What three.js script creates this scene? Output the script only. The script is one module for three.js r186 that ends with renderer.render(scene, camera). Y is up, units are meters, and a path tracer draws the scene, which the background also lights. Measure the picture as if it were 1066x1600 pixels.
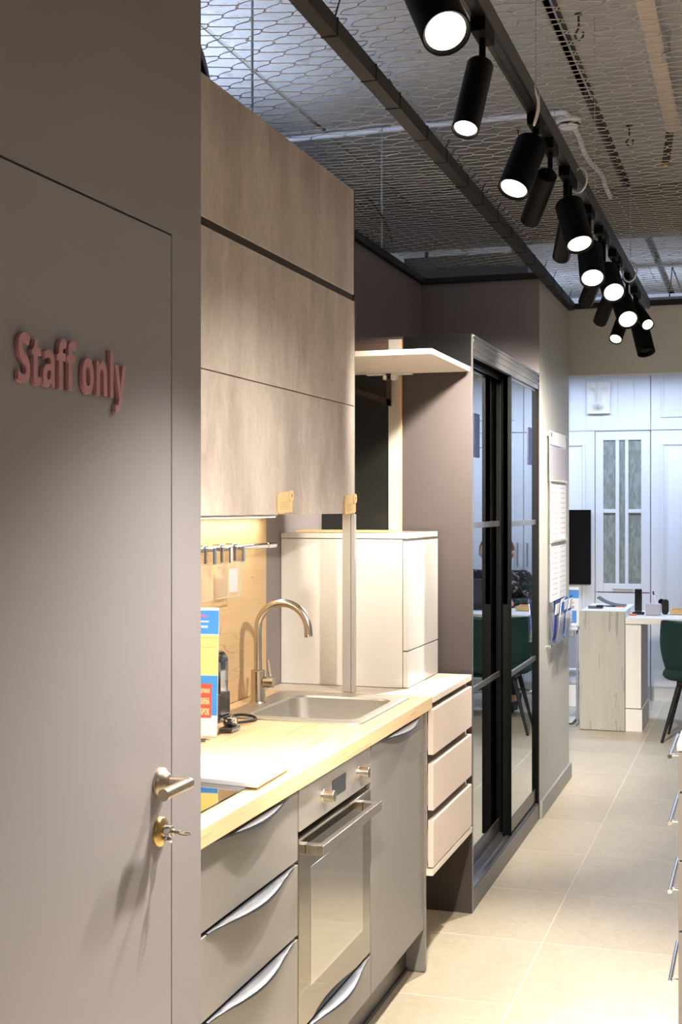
import * as THREE from 'three';
import { RoundedBoxGeometry } from 'three/addons/geometries/RoundedBoxGeometry.js';
import { mergeGeometries, mergeVertices, toCreasedNormals } from 'three/addons/utils/BufferGeometryUtils.js';
import { RectAreaLightUniformsLib } from 'three/addons/lights/RectAreaLightUniformsLib.js';
import { FontLoader } from 'three/addons/loaders/FontLoader.js';
import { TextGeometry } from 'three/addons/geometries/TextGeometry.js';

RectAreaLightUniformsLib.init();
const scene = new THREE.Scene();
scene.background = new THREE.Color(0x000000);

// ---------------------------------------------------------------- camera
const FPX = 2050;                                   // focal length in pixels of the 1066 x 1600 frame
const camera = new THREE.PerspectiveCamera(THREE.MathUtils.radToDeg(2 * Math.atan(800 / FPX)), 1066 / 1600, 0.05, 60);
camera.position.set(0, 1.5, 0);
camera.rotation.y = Math.atan(657 / FPX);
camera.setViewOffset(1066, 1600, 0, 7, 1066, 1600);
camera.updateProjectionMatrix();
scene.add(camera);

// ---------------------------------------------------------------- exposure and lamp strengths
const renderer = new THREE.WebGLRenderer();
renderer.toneMapping = THREE.LinearToneMapping;
renderer.toneMappingExposure = 1.18;
renderer.shadowMap.enabled = true;
const LAMP = {
  wide: 17, slim: 21, near: 17,                    // track heads, candela
  warm: [1.0, 0.92, 0.81],                           // warm white heads
  neutral: [1.0, 0.9, 0.77],
  strip: [1.0, 0.93, 0.74], stripPower: 28,          // strip light under the wall cabinets
  cool: [0.56, 0.705, 1.0], coolPower: 10,           // cool office fittings beyond the passage
  bayPower: 40,                                     // cool fittings of the neighbouring bay
  shop: [1.0, 0.94, 0.87], shopFillPower: 6,           // added shop pendants for fill, behind and beside the camera
};
function rectLight(x, y, z, wx, wz, color, power, up = false) {   // horizontal area light, facing down or up
  const l = new THREE.RectAreaLight(new THREE.Color().setRGB(...color), power, wx, wz);
  l.position.set(x, y, z); l.rotation.set(up ? Math.PI / 2 : -Math.PI / 2, 0, 0); scene.add(l);
  return l;
}

// ---------------------------------------------------------------- helpers
const TAU = Math.PI * 2;
function rng(seed) { let s = seed >>> 0; return () => { s = (s + 0x6D2B79F5) >>> 0; let t = Math.imul(s ^ (s >>> 15), 1 | s); t = (t + Math.imul(t ^ (t >>> 7), 61 | t)) ^ t; return ((t ^ (t >>> 14)) >>> 0) / 4294967296; }; }
const used = {};
function numbered(n) { if (!(n in used)) { used[n] = 0; return n; } used[n]++; return n + '_' + String(used[n]).padStart(3, '0'); }
function originOf(o) { const v = new THREE.Vector3(); while (o && o !== scene) { v.add(o.position); o = o.parent; } return v; }
function shadows(m) { m.castShadow = true; m.receiveShadow = true; return m; }
function thing(name, label, category, [x, y, z], group) {
  const o = new THREE.Group(); o.name = numbered(name); o.position.set(x, y, z); scene.add(o);
  o.userData = { label, category }; if (group) o.userData.group = group;
  return o;
}
function part(parent, name, geo, m, label) {        // geometry in world metres, moved under its parent
  const g = Array.isArray(geo) ? merge(geo) : geo;
  const b = originOf(parent); g.translate(-b.x, -b.y, -b.z);
  const o = shadows(new THREE.Mesh(g, m)); o.name = name; parent.add(o);
  if (label) o.userData.label = label;
  return o;
}
function solo(name, geo, m, label, category, group) {
  const g = Array.isArray(geo) ? merge(geo) : geo;
  g.computeBoundingBox(); const bb = g.boundingBox;
  const c = [(bb.min.x + bb.max.x) / 2, bb.min.y, (bb.min.z + bb.max.z) / 2];
  g.translate(-c[0], -c[1], -c[2]);
  const o = shadows(new THREE.Mesh(g, m)); o.name = numbered(name); o.position.set(...c); scene.add(o);
  o.userData = { label, category }; if (group) o.userData.group = group;
  return o;
}
function struct(name, geo, m) {
  const g = Array.isArray(geo) ? merge(geo) : geo;
  const o = shadows(new THREE.Mesh(g, m)); o.name = numbered(name); o.userData = { kind: 'structure' }; scene.add(o);
  return o;
}
function merge(list) {
  const a = list.map(g => { const n = g.index ? g.toNonIndexed() : g; for (const k of Object.keys(n.attributes)) if (!['position', 'normal', 'uv'].includes(k)) n.deleteAttribute(k); if (!n.attributes.uv) n.setAttribute('uv', new THREE.BufferAttribute(new Float32Array(n.attributes.position.count * 2), 2)); n.clearGroups(); return n; });
  return mergeGeometries(a);
}
function uvWorld(g0, grain = 'z', ox = 0, oy = 0) { // uv in metres by the way each face points; u runs along the grain
  const g = g0.index ? g0.toNonIndexed() : g0;
  const p = g.attributes.position, uv = new Float32Array(p.count * 2);
  const a = new THREE.Vector3(), b = new THREE.Vector3(), c = new THREE.Vector3(), n = new THREE.Vector3();
  for (let i = 0; i < p.count; i += 3) {
    a.fromBufferAttribute(p, i); b.fromBufferAttribute(p, i + 1); c.fromBufferAttribute(p, i + 2);
    n.copy(b).sub(a).cross(c.clone().sub(a));
    const ax = Math.abs(n.x), ay = Math.abs(n.y), az = Math.abs(n.z);
    [a, b, c].forEach((q, k) => {
      let u, v;
      if (ax >= ay && ax >= az) { u = q.z; v = q.y; } else if (ay >= az) { u = q.z; v = q.x; } else { u = q.x; v = q.y; }
      if (grain === 'y') { if (ay > ax && ay > az) { u = q.x; v = q.z; } else { const t = u; u = v; v = t; } }
      if (grain === 'x' && ay > ax && ay > az) { const t = u; u = v; v = t; }
      uv[(i + k) * 2] = u + ox; uv[(i + k) * 2 + 1] = v + oy;
    });
  }
  g.setAttribute('uv', new THREE.BufferAttribute(uv, 2));
  return g;
}
function box(x0, x1, y0, y1, z0, z1, r = 0.0012, grain = 'z', ox = 0, oy = 0) {
  const w = Math.abs(x1 - x0), h = Math.abs(y1 - y0), d = Math.abs(z1 - z0);
  const rr = Math.min(r, w * 0.45, h * 0.45, d * 0.45);
  const g = rr > 0 ? new RoundedBoxGeometry(w, h, d, 1, rr) : new THREE.BoxGeometry(w, h, d);
  g.translate((x0 + x1) / 2, (y0 + y1) / 2, (z0 + z1) / 2);
  return uvWorld(g, grain, ox, oy);
}
function cyl(a, b, r0, r1 = r0, seg = 20) {          // cylinder from a to b
  const A = new THREE.Vector3(...a), B = new THREE.Vector3(...b), d = B.clone().sub(A), L = d.length();
  const g = new THREE.CylinderGeometry(r1, r0, L, seg, 1);
  g.applyQuaternion(new THREE.Quaternion().setFromUnitVectors(new THREE.Vector3(0, 1, 0), d.normalize()));
  g.translate((A.x + B.x) / 2, (A.y + B.y) / 2, (A.z + B.z) / 2);
  return g;
}
function tube(pts, r, seg = 24, rad = 8, closed = false) {
  const c = new THREE.CatmullRomCurve3(pts.map(p => new THREE.Vector3(...p)), closed);
  return new THREE.TubeGeometry(c, seg, r, rad, closed);
}
function latheAlong(profile, a, dir, seg = 28) {     // profile [radius, distance along dir]
  const g = new THREE.LatheGeometry(profile.map(p => new THREE.Vector2(p[0], p[1])), seg);
  g.applyQuaternion(new THREE.Quaternion().setFromUnitVectors(new THREE.Vector3(0, 1, 0), new THREE.Vector3(...dir).normalize()));
  g.translate(...a);
  return g;
}
function loft(rings, cap = true, closeRing = true) { // rings: lists of points, same length
  const pos = [], n = rings[0].length, m = closeRing ? n : n - 1;
  const tri = (a, b, c) => pos.push(...a, ...b, ...c);
  for (let i = 0; i + 1 < rings.length; i++) for (let j = 0; j < m; j++) {
    const a = rings[i][j], b = rings[i][(j + 1) % n], c = rings[i + 1][(j + 1) % n], d = rings[i + 1][j];
    tri(a, b, c); tri(a, c, d);
  }
  if (cap) for (const [R, f] of [[rings[0], 1], [rings[rings.length - 1], 0]]) {
    const c = [0, 1, 2].map(k => R.reduce((s, p) => s + p[k], 0) / n);
    for (let j = 0; j < n; j++) { const a = R[j], b = R[(j + 1) % n]; f ? tri(c, b, a) : tri(c, a, b); }
  }
  let g = new THREE.BufferGeometry(); g.setAttribute('position', new THREE.Float32BufferAttribute(pos, 3));
  g = mergeVertices(g, 1e-5); g = toCreasedNormals(g, 0.6);
  g.setAttribute('uv', new THREE.BufferAttribute(new Float32Array(g.attributes.position.count * 2), 2));
  return uvWorld(g);
}
function rot(g, axis, ang, about) {
  g.translate(-about[0], -about[1], -about[2]); g.applyMatrix4(new THREE.Matrix4().makeRotationAxis(new THREE.Vector3(...axis), ang)); g.translate(...about);
  return g;
}
function rrShape(x0, x1, y0, y1, r) {                // rounded rectangle as a Shape
  const s = new THREE.Shape();
  s.moveTo(x0 + r, y0); s.lineTo(x1 - r, y0); s.absarc(x1 - r, y0 + r, r, -Math.PI / 2, 0);
  s.lineTo(x1, y1 - r); s.absarc(x1 - r, y1 - r, r, 0, Math.PI / 2);
  s.lineTo(x0 + r, y1); s.absarc(x0 + r, y1 - r, r, Math.PI / 2, Math.PI);
  s.lineTo(x0, y0 + r); s.absarc(x0 + r, y0 + r, r, Math.PI, Math.PI * 1.5);
  return s;
}
function extrudeX(shape, x0, x1, bevel = 0) {        // shape drawn in (z, y), extruded along x
  const g = new THREE.ExtrudeGeometry(shape, { depth: Math.abs(x1 - x0) - 2 * bevel, bevelEnabled: bevel > 0, bevelThickness: bevel, bevelSize: bevel, bevelOffset: -bevel, bevelSegments: 2, curveSegments: 8 });
  g.translate(0, 0, bevel); g.applyMatrix4(new THREE.Matrix4().set(0, 0, 1, Math.min(x0, x1), 0, 1, 0, 0, 1, 0, 0, 0, 0, 0, 0, 1));
  return flip(g);
}
function extrudeZ(shape, z0, z1, bevel = 0) {        // shape drawn in (x, y)
  const g = new THREE.ExtrudeGeometry(shape, { depth: Math.abs(z1 - z0) - 2 * bevel, bevelEnabled: bevel > 0, bevelThickness: bevel, bevelSize: bevel, bevelOffset: -bevel, bevelSegments: 2, curveSegments: 8 });
  g.translate(0, 0, Math.min(z0, z1) + bevel); return g;
}
function extrudeY(shape, y0, y1, bevel = 0) {        // shape drawn in (x, z)
  const g = new THREE.ExtrudeGeometry(shape, { depth: Math.abs(y1 - y0) - 2 * bevel, bevelEnabled: bevel > 0, bevelThickness: bevel, bevelSize: bevel, bevelOffset: -bevel, bevelSegments: 2, curveSegments: 8 });
  g.translate(0, 0, bevel); g.applyMatrix4(new THREE.Matrix4().set(1, 0, 0, 0, 0, 0, 1, Math.min(y0, y1), 0, 1, 0, 0, 0, 0, 0, 1));
  return flip(g);
}
function flip(g0) {                                  // mirrored matrices turn the faces inside out: turn them back
  const g = g0.index ? g0.toNonIndexed() : g0;
  for (const k of ['position', 'normal', 'uv']) {
    const at = g.attributes[k]; if (!at) continue; const s = at.itemSize, A = at.array;
    for (let i = 0; i < at.count; i += 3) for (let c = 0; c < s; c++) { const t = A[(i + 1) * s + c]; A[(i + 1) * s + c] = A[(i + 2) * s + c]; A[(i + 2) * s + c] = t; }
  }
  g.computeVertexNormals(); return g;
}
// ---- procedural textures
function hash2(x, y, s) { let h = Math.imul(x, 374761393) ^ Math.imul(y, 668265263) ^ Math.imul(s, 1274126177); h = Math.imul(h ^ (h >>> 13), 1274126177); return ((h ^ (h >>> 16)) >>> 0) / 4294967296; }
function pnoise(x, y, px, py, s) {
  const xi = Math.floor(x), yi = Math.floor(y), fx = x - xi, fy = y - yi, u = fx * fx * (3 - 2 * fx), v = fy * fy * (3 - 2 * fy);
  const X0 = ((xi % px) + px) % px, X1 = (X0 + 1) % px, Y0 = ((yi % py) + py) % py, Y1 = (Y0 + 1) % py;
  const a = hash2(X0, Y0, s), b = hash2(X1, Y0, s), c = hash2(X0, Y1, s), d = hash2(X1, Y1, s);
  return a + (b - a) * u + (c - a) * v + (a - b - c + d) * u * v;
}
function fbm(u, v, fx, fy, oct, s) { let t = 0, a = 0.5, n = 0; for (let o = 0; o < oct; o++) { t += a * pnoise(u * fx, v * fy, fx, fy, s + o * 17); n += a; a *= 0.55; fx *= 2; fy *= 2; } return t / n; }
function dataTex(W, H, fn, metersU, metersV, color = true) {
  const d = new Uint8Array(W * H * 4);
  for (let j = 0; j < H; j++) for (let i = 0; i < W; i++) { const c = fn(i / W, j / H), k = (j * W + i) * 4; d[k] = Math.max(0, Math.min(255, c[0])); d[k + 1] = Math.max(0, Math.min(255, c[1])); d[k + 2] = Math.max(0, Math.min(255, c[2])); d[k + 3] = 255; }
  const t = new THREE.DataTexture(d, W, H); t.magFilter = THREE.LinearFilter; t.minFilter = THREE.LinearMipmapLinearFilter; t.generateMipmaps = true;
  t.wrapS = t.wrapT = THREE.RepeatWrapping; if (color) t.colorSpace = THREE.SRGBColorSpace; t.repeat.set(1 / metersU, 1 / metersV); t.needsUpdate = true;
  return t;
}
const mixc = (a, b, t) => a.map((x, i) => x + (b[i] - x) * t);
function mat(color, rough = 0.6, metal = 0, more = {}) { return new THREE.MeshPhysicalMaterial({ color, roughness: rough, metalness: metal, ...more }); }
function canvasTex(w, h, draw) { const c = document.createElement('canvas'); c.width = w; c.height = h; const x = c.getContext('2d'); draw(x, w, h); const t = new THREE.CanvasTexture(c); t.colorSpace = THREE.SRGBColorSpace; return t; }

// u along the grain for all wood textures
const oakTex = dataTex(1024, 512, (u, v) => {
  const w = fbm(u, v, 3, 6, 3, 11), f = fbm(u, v, 12, 160, 3, 23), k = pnoise(u * 6 + 3 * w, v * 30 + 5 * w, 6, 30, 31);
  let c = mixc([229, 203, 162], [206, 172, 126], 0.65 * f + 0.35 * k);
  c = mixc(c, [240, 218, 182], 0.45 * w);
  if (fbm(u, v, 9, 60, 2, 51) > 0.7) c = mixc(c, [176, 140, 98], 0.35);
  return c;
}, 1.6, 0.8);
const splashTex = dataTex(1024, 512, (u, v) => {
  const w = fbm(u, v, 3, 5, 4, 71), f = fbm(u, v, 10, 120, 3, 83), k = fbm(u + 0.05 * w, v + 0.09 * w, 4, 22, 3, 91);
  let c = mixc([216, 184, 140], [192, 156, 110], f * 0.5 + k * 0.5);
  c = mixc(c, [228, 202, 164], 0.5 * w);
  const cr = Math.abs(fbm(u, v, 4, 14, 3, 97) - 0.5); if (cr < 0.006 && fbm(u, v, 3, 4, 2, 99) > 0.52) c = mixc(c, [140, 108, 74], 0.4);
  return c;
}, 1.6, 0.8);
const stoneTex = dataTex(512, 1024, (v, u) => {      // streaks run along u (height), clouds across
  const cl = fbm(u, v, 5, 5, 6, 131), bd = fbm(u, v, 2, 10, 3, 141), gr = fbm(u, v, 90, 120, 2, 151);
  const k = THREE.MathUtils.smoothstep(0.7 * cl + 0.3 * bd, 0.32, 0.68);
  let c = mixc([200, 188, 178], [168, 155, 145], k); const n = (gr - 0.5) * 16; c = [c[0] + n, c[1] + n, c[2] + n];
  const ridge = Math.abs(fbm(u, v, 2, 7, 5, 171) - 0.5); if (ridge < 0.010) c = mixc(c, [218, 206, 196], 0.4 * (1 - ridge / 0.010));
  return c;
}, 0.9, 1.8);
// note: stoneTex stores height along its second axis, so u of the mesh runs across it
const tileTex = dataTex(1024, 1024, (u, v) => {
  const a = fbm(u, v, 5, 9, 5, 211), b = fbm(u, v, 24, 90, 3, 223), g = fbm(u, v, 200, 200, 2, 229);
  let c = mixc([206, 194, 170], [187, 174, 150], a);
  c = mixc(c, [214, 205, 188], 0.35 * b); const k = (g - 0.5) * 14; return [c[0] + k, c[1] + k, c[2] + k];
}, 2.4, 2.4);
const concTex = dataTex(1024, 1024, (u, v) => {
  const a = fbm(u, v, 6, 6, 6, 311), b = fbm(u, v, 60, 60, 3, 317), w = fbm(u, v, 3, 14, 3, 331);
  let c = mixc([168, 163, 158], [136, 131, 126], 0.6 * a + 0.4 * w); const k = (b - 0.5) * 22;
  if (b > 0.72) c = mixc(c, [96, 92, 88], 0.4);
  return [c[0] + k, c[1] + k, c[2] + k];
}, 2.4, 2.4);
const greyWoodTex = dataTex(1024, 512, (u, v) => {
  const w = fbm(u, v, 2, 5, 4, 411), f = fbm(u, v, 8, 110, 3, 421), k = fbm(u + 0.1 * w, v + 0.06 * w, 3, 16, 3, 431);
  let c = mixc([216, 212, 204], [176, 172, 164], 0.5 * f + 0.5 * k); c = mixc(c, [222, 219, 212], 0.4 * w);
  if (fbm(u, v, 5, 26, 3, 441) > 0.68) c = mixc(c, [146, 142, 134], 0.5);
  return c;
}, 1.2, 0.6);
const wallBump = dataTex(512, 512, (u, v) => { const k = 255 * fbm(u, v, 90, 90, 3, 511); return [k, k, k]; }, 0.5, 0.5, false);
const fabricTex = dataTex(512, 512, (u, v) => {      // black cloth with pale sprigs
  const a = fbm(u, v, 9, 9, 3, 611), b = fbm(u, v, 22, 22, 2, 621);
  let c = [17, 16, 18]; if (a > 0.58 && b > 0.45) c = mixc([120, 100, 84], [176, 150, 132], b); else if (a < 0.36 && b > 0.5) c = [62, 66, 50];
  return c;
}, 0.3, 0.3);
const brushedBump = dataTex(512, 512, (u, v) => { const k = 255 * fbm(u, v, 4, 250, 2, 711); return [k, k, k]; }, 0.3, 0.3, false);
const waterGlassBump = dataTex(512, 512, (u, v) => { const k = 255 * fbm(u, v, 26, 10, 4, 811); return [k, k, k]; }, 0.4, 0.4, false);
const rippleTex = dataTex(512, 512, (u, v) => { const k = fbm(u, v, 44, 14, 4, 821); return mixc([158, 162, 150], [184, 188, 177], THREE.MathUtils.smoothstep(k, 0.3, 0.72)); }, 0.5, 0.5);
const velvetTex = dataTex(256, 256, (u, v) => { const k = fbm(u, v, 6, 6, 4, 911); return mixc([7, 38, 34], [13, 54, 48], k); }, 0.5, 0.5);

const M = {
  staffWall: mat(0x868184, 0.62, 0, { bumpMap: wallBump, bumpScale: 0.00012 }),
  staffDoor: mat(0x868184, 0.5, 0, { bumpMap: wallBump, bumpScale: 0.00006 }),
  darkWall: mat(0x8c8383, 0.7, 0, { bumpMap: wallBump, bumpScale: 0.00012 }),
  passageWall: mat(0xbebdb7, 0.65, 0, { bumpMap: wallBump, bumpScale: 0.00012 }),
  shopWall: mat(0xb4b0aa, 0.7),
  whiteWall: mat(0xdadada, 0.6),
  skirting: mat(0x9c9b97, 0.5),
  tile: new THREE.MeshPhysicalMaterial({ map: tileTex, roughness: 0.42 }),
  grout: mat(0xe4ddcf, 0.9),
  conc: new THREE.MeshPhysicalMaterial({ map: concTex, roughness: 0.9 }),
  concDark: mat(0x5b5551, 0.95), jointFill: mat(0x7d7b6e, 0.95),
  oak: new THREE.MeshPhysicalMaterial({ map: oakTex, roughness: 0.5 }),
  splash: new THREE.MeshPhysicalMaterial({ map: splashTex, roughness: 0.55 }),
  stone: new THREE.MeshPhysicalMaterial({ map: stoneTex, roughness: 0.5 }),
  ply: mat(0xdcb987, 0.6), plyDark: mat(0x9c7440, 0.7),
  front: mat(0x827e7a, 0.42), plinthGrey: mat(0x827c77, 0.5),
  carcass: mat(0xb9b6b2, 0.5), gapDark: mat(0x1a1817, 0.6), profileBrown: mat(0x3c312d, 0.4, 0.3),
  alu: mat(0x74767d, 0.32, 0.95), aluMatt: mat(0xc9c9cb, 0.42, 0.55), chrome: mat(0xe4e4e6, 0.07, 1),
  steel: mat(0xd2cfc9, 0.42, 1, { bumpMap: brushedBump, bumpScale: 0.00003 }), steelSatin: mat(0xc6beb2, 0.26, 1),
  ovenSteel: mat(0xbfbab3, 0.46, 0.75, { bumpMap: brushedBump, bumpScale: 0.00003 }),
  nickel: mat(0xb9aa98, 0.3, 1), brass: mat(0xbfa267, 0.28, 1),
  ovenGlass: mat(0xc4c0b4, 0.05, 1),
  ovenGlassFrame: mat(0x989286, 0.05, 1),
  blackGlass: mat(0x060606, 0.04, 0, { clearcoat: 1, clearcoatRoughness: 0.02, ior: 1.9 }),
  blackGloss: mat(0x0a0a0a, 0.08, 0, { clearcoat: 1, clearcoatRoughness: 0.04 }),
  black: mat(0x030303, 0.6, 0, { specularIntensity: 0.2 }), blackMatt: mat(0x100f0f, 0.7), blackMetal: mat(0x171514, 0.4, 0.5), railBlack: mat(0x1b1817, 0.55, 0.2),
  slimBody: mat(0x040202, 0.5, 0, { specularIntensity: 0.25 }),
  whiteGloss: mat(0xe9e6e2, 0.18, 0, { clearcoat: 0.5, clearcoatRoughness: 0.08 }), whiteMatt: mat(0xe8e5e0, 0.5), whiteLac: mat(0xe6e6e8, 0.4),
  cream: mat(0xdccbc0, 0.5), creamEdge: mat(0xe2d8ca, 0.55), shelf: mat(0xe6dacd, 0.5),
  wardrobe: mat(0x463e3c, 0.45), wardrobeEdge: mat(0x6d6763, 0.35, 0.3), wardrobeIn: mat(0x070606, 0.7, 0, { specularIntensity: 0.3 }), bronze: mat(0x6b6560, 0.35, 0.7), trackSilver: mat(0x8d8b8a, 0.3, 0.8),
  mirror: mat(0xd6dad9, 0.015, 1), darkPane: mat(0x151613, 0.3, 0), shadedFrame: mat(0x5d4a42, 0.4, 0.2), paleFrame: mat(0xbdb4a8, 0.4, 0.3),
  navy: mat(0x0c1434, 0.4), plastic: mat(0xe4e1dc, 0.45),
  clear: new THREE.MeshPhysicalMaterial({ color: 0xffffff, roughness: 0.05, transmission: 1, thickness: 0, ior: 1.49 }),
  clearEdge: mat(0xcfcab0, 0.3), paper: mat(0xeeeef2, 0.75), paperGrey: mat(0xb7b4c0, 0.7), cardTan: mat(0xc9a98a, 0.8),
  pink: mat(0xb07e84, 0.5),
  plinthGloss: mat(0x4c463f, 0.3, 0.6),
  greyWood: new THREE.MeshPhysicalMaterial({ map: greyWoodTex, color: 0xdadad6, roughness: 0.55 }),
  velvet: new THREE.MeshPhysicalMaterial({ map: velvetTex, roughness: 0.9, sheen: 0.4, sheenColor: new THREE.Color(0x1d6e60), sheenRoughness: 0.4 }),
  frosted: mat(0xa9ada0, 0.25, 0, { bumpMap: waterGlassBump, bumpScale: 0.004, clearcoat: 0.6, clearcoatRoughness: 0.1 }),
  waterGlass: new THREE.MeshPhysicalMaterial({ map: rippleTex, roughness: 0.15, transmission: 0.3, thickness: 0, bumpMap: waterGlassBump, bumpScale: 0.004 }),
  greenGlass: mat(0x5e8f80, 0.15), greyGreen: mat(0x9b9d90, 0.7),
  wire: mat(0xc9c5bf, 0.45, 0.3), zinc: mat(0xa9adb2, 0.4, 0.8), conduit: mat(0xd6d6da, 0.5), rust: mat(0x3a2a24, 0.8), pipePaint: mat(0xb7a592, 0.7),
  plaster: mat(0xeae4da, 0.8), skin: mat(0xd9a88c, 0.55), hair: mat(0x6a3a24, 0.6), floral: new THREE.MeshPhysicalMaterial({ map: fabricTex, roughness: 0.85 }), trouser: mat(0x1d1e26, 0.85),
  blueCard: mat(0x2b6cc4, 0.6), darkBlueCard: mat(0x1a2f7a, 0.6), orange: mat(0xe0673a, 0.6),
};
function glow(color, k) { const c = new THREE.Color().setRGB(...color); return new THREE.MeshStandardMaterial({ color: 0xffffff, emissive: c, emissiveIntensity: k, roughness: 0.5 }); }
M.lens = glow(LAMP.neutral, 5); M.stripGlow = glow(LAMP.strip, 4); M.panelGlow = glow(LAMP.cool, 2.5); M.shopFillGlow = glow(LAMP.shop, 2);
M.screenBlack = mat(0x030303, 0.35, 0, { specularIntensity: 0.3 }); M.lensOff = mat(0x2a2a2a, 0.3);
//@@NEXT
// ================================================================ the setting
// floor: tiles 0.6 m, each a piece of its own where it can be told apart
{
  const floor = struct('floor', [box(-5, 3, -0.12, -0.0006, -10.7, 2.6, 0)], M.grout);
  const g = 0.0018;
  const rnd = rng(5);
  for (let i = 0; i < 14; i++) for (let j = 0; j < 22; j++) {
    const x0 = -0.72 + (i - 7) * 0.6, z0 = -4.52 + (j - 10) * 0.6;
    const a = Math.max(x0, -5), b = Math.min(x0 + 0.6, 3), c = Math.max(z0, -10.7), d = Math.min(z0 + 0.6, 2.6);
    if (b - a < 0.02 || d - c < 0.02) continue;
    const t = part(floor, 'tile', box(a + g, b - g, -0.008, 0, c + g, d - g, 0.0012, rnd() < 0.5 ? 'z' : 'z', rnd() * 2.4, rnd() * 2.4), M.tile);
    t.name = 'tile';
  }
}
// ceiling: precast slabs with open joints, dark above
{
  const ceil = struct('ceiling', [box(-5.2, 3.2, 3.26, 3.4, -10.9, 2.8, 0)], M.concDark);
  const xs = [-5.2, -4.26, -3.07, -1.88, -0.68, 0.51, 1.7, 3.2], zs = [2.8, -0.4, -5.6, -7.03, -10.9];
  const rnd = rng(9);
  for (let i = 0; i + 1 < xs.length; i++) for (let j = 0; j + 1 < zs.length; j++) {
    const wide = xs[i + 1] === -0.68 || xs[i] === -0.68;
    part(ceil, 'slab', box(xs[i] + (xs[i] === -0.68 ? 0.022 : 0.008), xs[i + 1] - (xs[i + 1] === -0.68 ? 0.022 : 0.008), 3.2, 3.258, zs[j + 1] + 0.009, zs[j] - 0.009, 0.006, 'z', rnd() * 2.4, rnd() * 2.4), M.conc);
  }
  // mortar filling one of the joints
  part(ceil, 'joint_mortar', box(-1.889, -1.871, 3.205, 3.25, -5.5, -0.5, 0.001), M.jointFill);
  part(ceil, 'joint_mortar', box(-1.889, -1.871, 3.205, 3.25, -6.9, -5.7, 0.001), M.jointFill);
  part(ceil, 'joint_mortar', box(-0.715, -0.702, 3.203, 3.25, -5.5, -2.5, 0.001), M.jointFill);
}
struct('beam', [box(-5.2, 3.2, 2.95, 3.199, -7.22, -7.08, 0.004, 'x')], mat(0x756c66, 0.9));
// staff wall with a flush door opening (door 1.99 m high)
const WX = -1.012;
struct('wall_left', [
  box(-1.13, WX, 1.993, 2.62, -2.287, 2.6, 0), box(-1.13, WX, 0, 1.993, -2.287, -2.159, 0), box(-1.13, WX, 0, 1.993, -1.29, 2.6, 0),
  box(-1.13, -1.075, 0, 1.993, -2.159, -1.29, 0)], M.staffWall);
struct('wall_left_end', [box(-1.6, -1.13, 0, 2.62, -2.287, -2.2, 0)], M.staffWall);
struct('wall_side', [box(-1.72, -1.6, 0, 2.6, -6.42, -2.2, 0)], M.darkWall);
struct('wall_back', [box(-1.6, -1.018, 0, 2.6, -6.312, -6.3, 0), box(-1.6, -1.14, 0, 2.6, -6.42, -6.312, 0)], M.darkWall);
struct('wall_passage', [box(-1.14, -1.018, 0, 2.6, -7.33, -6.312, 0.002)], M.passageWall);
struct('baseboard_passage', [box(-1.018, -1.004, 0, 0.085, -7.33, -6.31, 0.003), box(-1.13, -1.004, 0, 0.085, -7.344, -7.33, 0.003)], M.skirting);
struct('wall_lintel', [box(-1.14, 3.0, 2.232, 2.6, -7.45, -7.33, 0.002)], M.passageWall);
struct('wall_far', [box(-5, 3, 0, 3.2, -10.85, -10.72, 0)], M.whiteWall);
struct('wall_right', [box(3.0, 3.12, 0, 3.2, -10.85, 2.7, 0)], M.shopWall);
struct('wall_neighbour', [box(-5.12, -5, 0, 3.2, -10.85, 2.7, 0)], M.shopWall);
struct('wall_behind', [box(-5, 3, 0, 3.2, 2.6, 2.72, 0)], M.shopWall);
struct('wall_partition', [box(-5, -1.14, 0, 2.6, -7.45, -7.33, 0)], M.shopWall);
// black edge channels that carry the wire mesh
struct('trim_1', [box(-1.62, -1.575, 2.6, 2.632, -6.32, -2.2, 0.002), box(-1.62, -0.985, 2.6, 2.628, -6.32, -6.275, 0.002), box(-1.03, -0.985, 2.6, 2.628, -7.33, -6.32, 0.002),
  box(-1.14, 0.6, 2.6, 2.63, -7.36, -7.315, 0.002)], M.railBlack);
struct('trim_2', [box(-1.08, -0.985, 2.62, 2.655, -2.3, 2.6, 0.002)], M.railBlack);

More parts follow.
